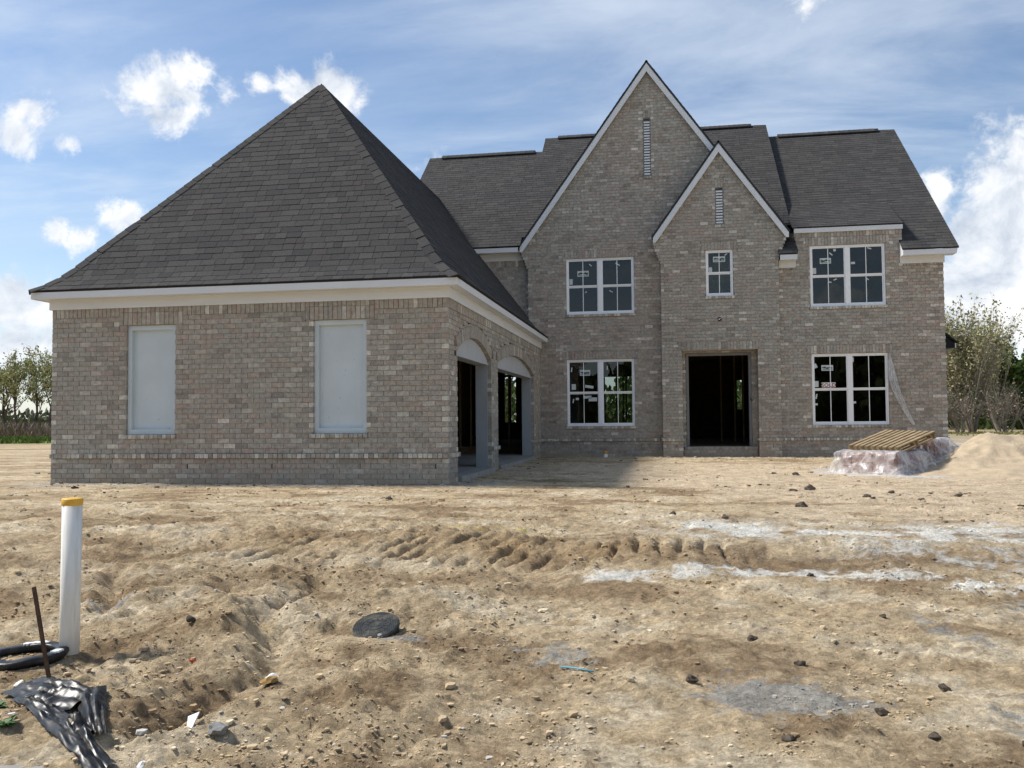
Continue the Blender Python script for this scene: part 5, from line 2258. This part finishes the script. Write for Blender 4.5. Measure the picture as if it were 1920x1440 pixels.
dA = boxd(FX, FY, 6.95, 3.30, .53, .50, ROTS)
dB = boxd(FX, FY, 7.88, 4.15, .34, .36, ROTS)
dL = poly_d(FX, FY, [(7.1, 3.4), (7.9, 4.15)])[0]
jag = .045 * fbm(FX * 2.2, FY * 2.2, 3)
hA = .405 - np.clip((dA - .02 + jag * .6) * 2.6, 0, .40)
hB = .60 - np.clip((dB - .02 + jag * .6) * 2.3, 0, .6)
hL = .42 - np.clip((dL - .25) * 2.2, 0, .42)
HF = np.maximum(np.maximum(np.maximum(hA, hB), hL), .012)
fold = ridged(FX * 2.2 + .8 * FY, FY * 1.6 - .5 * FX, 3, .5)
HF = HF + .024 * (fold - 1.0) * sstep(HF, .01, .12) + .006 * fbm(FX * 9, FY * 9, 2)
for _ in range(2):
    HF[1:-1, 1:-1] = (HF[1:-1, 1:-1] * 2 + HF[:-2, 1:-1] + HF[2:, 1:-1] + HF[1:-1, :-2] + HF[1:-1, 2:]) / 6
HF = np.maximum(HF, np.where((dA <= .015), .39, np.where(dB <= .015, .568, 0)))
cut = (np.hypot(FX - 7.3, (FY - 3.6)) > 1.55 + .2 * fbm(FX * 2, FY * 2, 2))
HF = np.where(cut, -.08, HF)
# folds bulge sideways too
SX = FX + .05 * fbm(FX * 3 + 5, HF * 6 + FY * 2, 2)
SY = FY + .05 * fbm(FX * 4 + 9, HF * 5 + FY, 2)
fm = grid_mesh('film', SX, SY, HF - .41, None, 'clear_film')
fo = link('plastic_wrap', fm)
tag(fo, 'crumpled clear plastic sheet wrapped over the two brick stacks', 'plastic sheet')

# pallet lying tilted on the stacks
pal = empty('pallet', (7.15, 3.44, .2), (0, 0, 0), 'wooden pallet lying tilted on the plastic wrapped bricks', 'pallet')
cFL, cFR, cBL = Vector((6.43, 3.344, .085)), Vector((7.115, 2.678, .066)), Vector((7.172, 4.201, .333))
ex = (cFR - cFL).normalized()
ey = (cBL - cFL)
ey = (ey - ex * ey.dot(ex)).normalized()
ez = ex.cross(ey)
mw = Matrix((ex, ey, ez)).transposed().to_4x4()
mw.translation = (cFR + cBL) / 2 - ez * .02
pal.matrix_world = mw
PW, PLn = .97, 1.20
slm = MB().box(-.034, .034, -PLn / 2, PLn / 2, 0, .02).mesh('slat', 'pallet_wood')
ns = 9
for i in range(ns):
    o = link('slat', slm, pal)
    o.location = (-PW / 2 + .045 + (PW - .09) * i / (ns - 1), R.uniform(-.012, .012), .0)
    o.rotation_euler = (0, 0, R.uniform(-.012, .012))
stm = MB().box(-PW / 2, PW / 2, -.022, .022, -.088, -.001).mesh('stringer', 'pallet_wood')
for y in (-PLn / 2 + .05, 0, PLn / 2 - .05):
    o = link('stringer', stm, pal)
    o.location = (0, y, 0)
bsm = MB().box(-.042, .042, -PLn / 2, PLn / 2, -.106, -.089).mesh('bottom_slat', 'pallet_wood')
for i in range(8):
    o = link('bottom_slat', bsm, pal)
    o.location = (-PW / 2 + .05 + (PW - .1) * i / 7, 0, 0)
blm = MB().box(-.03, .03, -.03, .03, -.0885, -.0015).mesh('block', 'pallet_wood')
for i in range(6):
    for y in (-PLn / 2 + .0,):
        o = link('block', blm, pal)
        o.location = (-PW / 2 + .06 + (PW - .12) * i / 5, y + .055, 0)

# strip of film hanging beside the lower right window
nu, nv = 26, 12
hf = MB()
top = Vector((8.66, YR - .03, 2.10))
for i in range(nu + 1):
    t_ = i / nu
    cx_ = 8.665 + .02 * t_ + .62 * max(0, t_ - .35) ** 1.5 * 1.05 + .16 * t_
    cz_ = 2.10 - 1.72 * t_
    wd = .03 + .20 * math.sin(math.pi * min(1, t_ * .95)) ** .9
    for j in range(nv + 1):
        v_ = j / nv - .5
        f_ = .020 * math.sin(v_ * 22 + t_ * 3)
        skew = -.16 * v_ * math.sin(math.pi * t_)
        hf.v.append((cx_ + v_ * wd, YR - .05 - .03 * math.sin(math.pi * t_) + f_ * math.sin(math.pi * min(1, t_ + .1)), cz_ + skew))
for i in range(nu):
    for j in range(nv):
        a_ = i * (nv + 1) + j
        hf.f.append((a_, a_ + 1, a_ + nv + 2, a_ + nv + 1))
ho = hf.build('plastic_strip', 'strip_film', None, True)
tag(ho, 'torn clear plastic strip hanging from the right side of the lower window', 'plastic sheet')

# sand pile
pxs = np.linspace(6.2, 15.0, 190)
pys = np.linspace(.6, 8.0, 150)
SXX, SYY = np.meshgrid(pxs, pys)
wxx = SXX + .12 * fbm(SXX * 1.4, SYY * 1.4, 3)
wyy = SYY + .12 * fbm(SXX * 1.4 + 7, SYY * 1.4, 3)
tline = np.clip((wxx - 8.82) / 3.0, 0, 1)
dx_ = np.where(wxx < 8.82, 8.82 - wxx, np.where(wxx > 12, wxx - 12, 0))
dd_ = np.hypot(dx_, (wyy - 4.1) * .92)
hh_ = (.52 - .06 * tline) * np.exp(-(dd_ / (1.12 + .5 * tline)) ** 1.35) + .20 * (1 - .7 * tline) * np.exp(-dd_ / .38)
hh_ = hh_ + .06 * (ridged(SXX * 1.1 + 4, SYY * 1.6, 3, .5) - 1) * sstep(hh_, .04, .3) * sstep(dd_, .15, .5)
hh_ = hh_ + .10 * blob(SXX, SYY, 9.9, 3.0, .5, .35) + .05 * blob(SXX, SYY, 8.6, 2.4, .6, .3) + .025 * fbm(SXX * 2.5, SYY * 2.5, 4) * sstep(hh_, .02, .15) + .008 * fbm(SXX * 8, SYY * 8, 3)
SZZ = ground_z(SXX, SYY) * 0 - .455 + hh_
sp = link('sand_pile', grid_mesh('sand_pile', SXX, SYY, SZZ, None, 'sand'))
tag(sp, 'pile of pale tan sand at the right edge beside the wrapped bricks', 'sand pile')


# ------------------------------------------------------------------ vegetation
def leaf_quads(mb, pts, size, rng, cols, n_per=1):
    for p in pts:
        for _ in range(n_per):
            s_ = size * rng.uniform(.6, 1.4)
            a = Vector((rng.gauss(0, 1), rng.gauss(0, 1), rng.gauss(0, 1))).normalized()
            b = a.orthogonal().normalized()
            b.rotate(Matrix.Rotation(rng.uniform(0, 6.28), 3, a))
            c = a.cross(b)
            o_ = Vector(p) + Vector((rng.gauss(0, 1), rng.gauss(0, 1), rng.gauss(0, 1))) * size * .9
            cc = jit(rng.choice(cols), .3, rng)
            mb.poly([o_ - b * s_ - c * s_ * .2, o_ + c * s_ * .55, o_ + b * s_ + c * s_ * .1, o_ - c * s_ * .6], cc)


def tree(name, base, H, label, seed, cols, leaf=.2, dens=1.0, stems=1, spread=.55, bark='bark', r0=.2, group=None, cat='tree', first=.35, upr=.5, levels=4, lsz=.2, thin=1.0):
    rng = random.Random(seed)
    t_ = empty(name, base, (0, 0, 0), label, cat, group)
    wood, tips = MB(), []

    def grow(p, dirv, ln, rad, lev):
        n = 4 if lev < 2 else 3
        pts, rads = [p], [rad]
        dv = dirv.copy()
        for i in range(n):
            dv = (dv + Vector((rng.gauss(0, .13), rng.gauss(0, .13), rng.gauss(0, .05) + .05 * upr))).normalized()
            p = p + dv * ln / n
            pts.append(p)
            rads.append(rad * (1 - .55 * (i + 1) / n))
        wood.tube(pts, rads, 6 if lev == 0 else (4 if lev < 3 else 3), cap=False)
        if lev >= levels - 1:
            tips.extend([Vector(q) for q in pts[1:]])
            return
        if lev >= levels - 2:
            tips.append(Vector(pts[-1]))
        nb = rng.randint(3, 5) if lev > 0 else rng.randint(5, 7)
        for k in range(nb):
            f_ = rng.uniform(first if lev == 0 else .25, 1.0)
            ii = min(n - 1, int(f_ * n))
            q = pts[ii].lerp(pts[ii + 1], f_ * n - ii)
            az = rng.uniform(0, 6.28)
            sp_ = rng.uniform(.35, 1.0) * spread * 1.5
            side = Vector((math.cos(az), math.sin(az), 0))
            nd = (dv * (1 - .25 * sp_) + side * sp_ + Vector((0, 0, upr * .5))).normalized()
            grow(q, nd, ln * rng.uniform(.48, .72), max(.006 * thin, rads[ii] * .55), lev + 1)
        grow(pts[-1], dv, ln * .6, rads[-1], lev + 1)

    for s_ in range(stems):
        a = rng.uniform(0, 6.28)
        lean = (0 if stems == 1 else rng.uniform(.12, .5))
        dv = Vector((math.cos(a) * lean, math.sin(a) * lean, 1)).normalized()
        off = Vector((math.cos(a), math.sin(a), 0)) * (0 if stems == 1 else rng.uniform(.05, .4))
        grow(off, dv, H * (.50 if stems == 1 else rng.uniform(.42, .58)), r0 * rng.uniform(.7, 1), 0)
    zmax = max(v[2] for v in wood.v)
    k = H / zmax
    wood.v = [(v[0] * k, v[1] * k, v[2] * k) for v in wood.v]
    tips = [q * k for q in tips]
    wood.build('trunk', bark, t_)
    crown = MB()
    sel = [q for q in tips if rng.random() < dens]
    leaf_quads(crown, sel, lsz, rng, cols, max(1, int(leaf)))
    crown.build('crown', 'leaf_spring', t_)
    return t_


SPR_ = [(.36, .35, .15), (.30, .32, .12), (.42, .36, .19), (.25, .29, .10)]
BUD = [(.38, .33, .20), (.32, .30, .16), (.28, .30, .13)]
GRN = [(.055, .105, .022), (.08, .13, .03), (.04, .075, .02), (.10, .14, .04)]
DRK = [(.05, .075, .028), (.07, .095, .034), (.045, .065, .024), (.085, .11, .042)]
BRN = [(.24, .19, .145), (.19, .155, .12), (.29, .235, .17), (.155, .135, .10)]


def at_px(x, Y):
    """world X on the ground for a column of the view at depth Y"""
    v = fw + r2 * ((x - 960) / F_PX)
    return CAM.x + v.x * (Y - CAM.y) / v.y


LT = [(92, 100, 12.6, 'leafing oak tree nearest the garage corner, far left'), (62, 104, 13.2, 'tall leafing tree second from the garage, far left'), (30, 99, 12.0, 'leafing tree third from the garage, far left'), (6, 103, 12.4, 'leafing tree at the left edge of the view'), (-35, 100, 12.0, 'leafing tree just past the left edge')]
for i, (x, Y, H, lb) in enumerate(LT[:4]):
    tree('oak_tree', (at_px(x, Y), Y, -.5), H, lb, 40 + i, SPR_, leaf=1, dens=.62, spread=.72, r0=.34, group='trees along the field at left', levels=5, lsz=.17, first=.35, upr=.55)
# multi stemmed bare tree at right and its neighbours
tree('bare_tree', (at_px(1822, 47), 47, -.5), 8.9, 'fan shaped multi stemmed tree just budding, right of the house', 71, BUD, leaf=1, dens=.9, stems=13, spread=.42, bark='bark_pale', r0=.085, levels=4, lsz=.095, upr=1.0, first=.3)
tree('bare_tree', (at_px(1872, 52), 52, -.5), 8.6, 'slender budding tree behind the fan shaped tree', 73, BUD, leaf=1, dens=.7, stems=5, spread=.34, bark='bark_pale', r0=.075, levels=4, lsz=.075, upr=1.0)
tree('thicket_tree', (at_px(1880, 44), 44, -.5), 3.6, 'low grey leafless thicket under the budding tree', 74, BRN, leaf=1, dens=.5, stems=12, spread=.8, bark='bark_pale', r0=.05, levels=3, lsz=.06, upr=.15)
tree('thicket_tree', (at_px(1800, 43), 43, -.5), 3.0, 'low tangle of bare stems beside the house corner', 75, BRN, leaf=1, dens=.5, stems=12, spread=.8, bark='bark_pale', r0=.045, levels=3, lsz=.06, upr=.15)
tree('green_tree', (at_px(1925, 55), 55, -.5), 7.0, 'dense green tree at the right edge', 76, GRN, leaf=5, dens=1, stems=4, spread=.6, r0=.09, levels=4, lsz=.16, upr=.4)
tree('green_tree', (at_px(1835, 62), 62, -.5), 7.4, 'light green tree seen through the bare stems', 77, [(.13, .165, .03), (.10, .14, .025), (.17, .19, .05)], leaf=3, dens=.9, stems=3, spread=.6, r0=.09, levels=4, lsz=.16, upr=.4)


def scatter_mass(name, mt, fn, n, seed, size, cols, label, cat, tall=1.0, wide=.35):
    rng = random.Random(seed)
    mb = MB()
    for i in range(n):
        x, y, z, s_ = fn(rng)
        a_ = rng.uniform(0, 6.28)
        l_ = s_ * size
        p = Vector((x, y, z))
        dv = Vector((rng.gauss(0, .35), rng.gauss(0, .35), 1)).normalized() * l_ * tall
        sd = Vector((math.cos(a_), math.sin(a_), rng.uniform(-.3, .3))) * l_ * wide
        mb.poly([p - sd * .4, p + sd * .4, p + dv * .6 + sd, p + dv, p + dv * .5 - sd], jit(rng.choice(cols), .25, rng))
    o = mb.build(name, mt, kind='stuff')
    o['label'] = label
    o['category'] = cat
    return o


def f_grass(r):
    y = r.uniform(28, 44)
    return (r.uniform(-52, -10), y, -.52, r.uniform(.6, 1.3))


scatter_mass('grass_strip', 'grass', f_grass, 30000, 5, .27, [(.10, .17, .028), (.13, .20, .035), (.085, .14, .024), (.17, .21, .05)], 'strip of bright green grass beyond the bare soil at left', 'grass')


def f_brush(r):
    y = r.uniform(47, 62)
    return (r.uniform(-85, -22), y, -.5 + r.uniform(0, .9) ** 1.5, r.uniform(.5, 1.2))


scatter_mass('brush', 'brush', f_brush, 45000, 6, .42, BRN + [(.15, .13, .07)], 'brown winter brush along the field edge at left', 'brush', 1.3, .1)


def f_hedge(r):
    y = r.uniform(106, 125)
    x = r.uniform(-190, -40)
    return (x, y, -.5 + (1.7 + .9 * math.sin(x * .31) + .6 * math.sin(x * .83)) * r.random(), r.uniform(.5, 1.4))


scatter_mass('hedgerow', 'brush', f_hedge, 22000, 7, .7, [(.14, .17, .09), (.17, .19, .11), (.20, .19, .13), (.12, .14, .08)], 'distant green hedgerow behind the field trees', 'hedgerow')


def f_wood(r):
    x = r.uniform(-30, 75)
    y = r.uniform(56, 74)
    top = 4.2 + 1.3 * math.sin(x * .35) + .8 * math.sin(x * .9 + 1)
    return (x, y, -.5 + top * r.random(), r.uniform(.5, 1.2))


scatter_mass('woodland', 'brush', f_wood, 50000, 8, .45, DRK + GRN + [(.09, .10, .04)], 'dense green wood behind the house', 'woodland')


def f_drygrass(r):
    y = r.uniform(33, 44)
    return (r.uniform(12, 40), y, -.52, r.uniform(.6, 1.3))


scatter_mass('dry_grass', 'grass', f_drygrass, 12000, 9, .2, [(.26, .22, .11), (.20, .19, .08), (.14, .16, .05)], 'strip of dry grass in front of the wood at right', 'grass')


def f_behind(r):
    x = r.uniform(-60, 70)
    y = r.uniform(-62, -48)
    top = 6.3 + 1.6 * math.sin(x * .23 + .5) + 1.0 * math.sin(x * .61) + (3.2 if 14 < x < 40 else 0)
    return (x, y, -1 + top * r.random(), r.uniform(.6, 1.3))


scatter_mass('roadside_trees', 'brush', f_behind, 16000, 10, 1.3, DRK, 'dark tree belt across the road, mirrored in the windows', 'woodland')
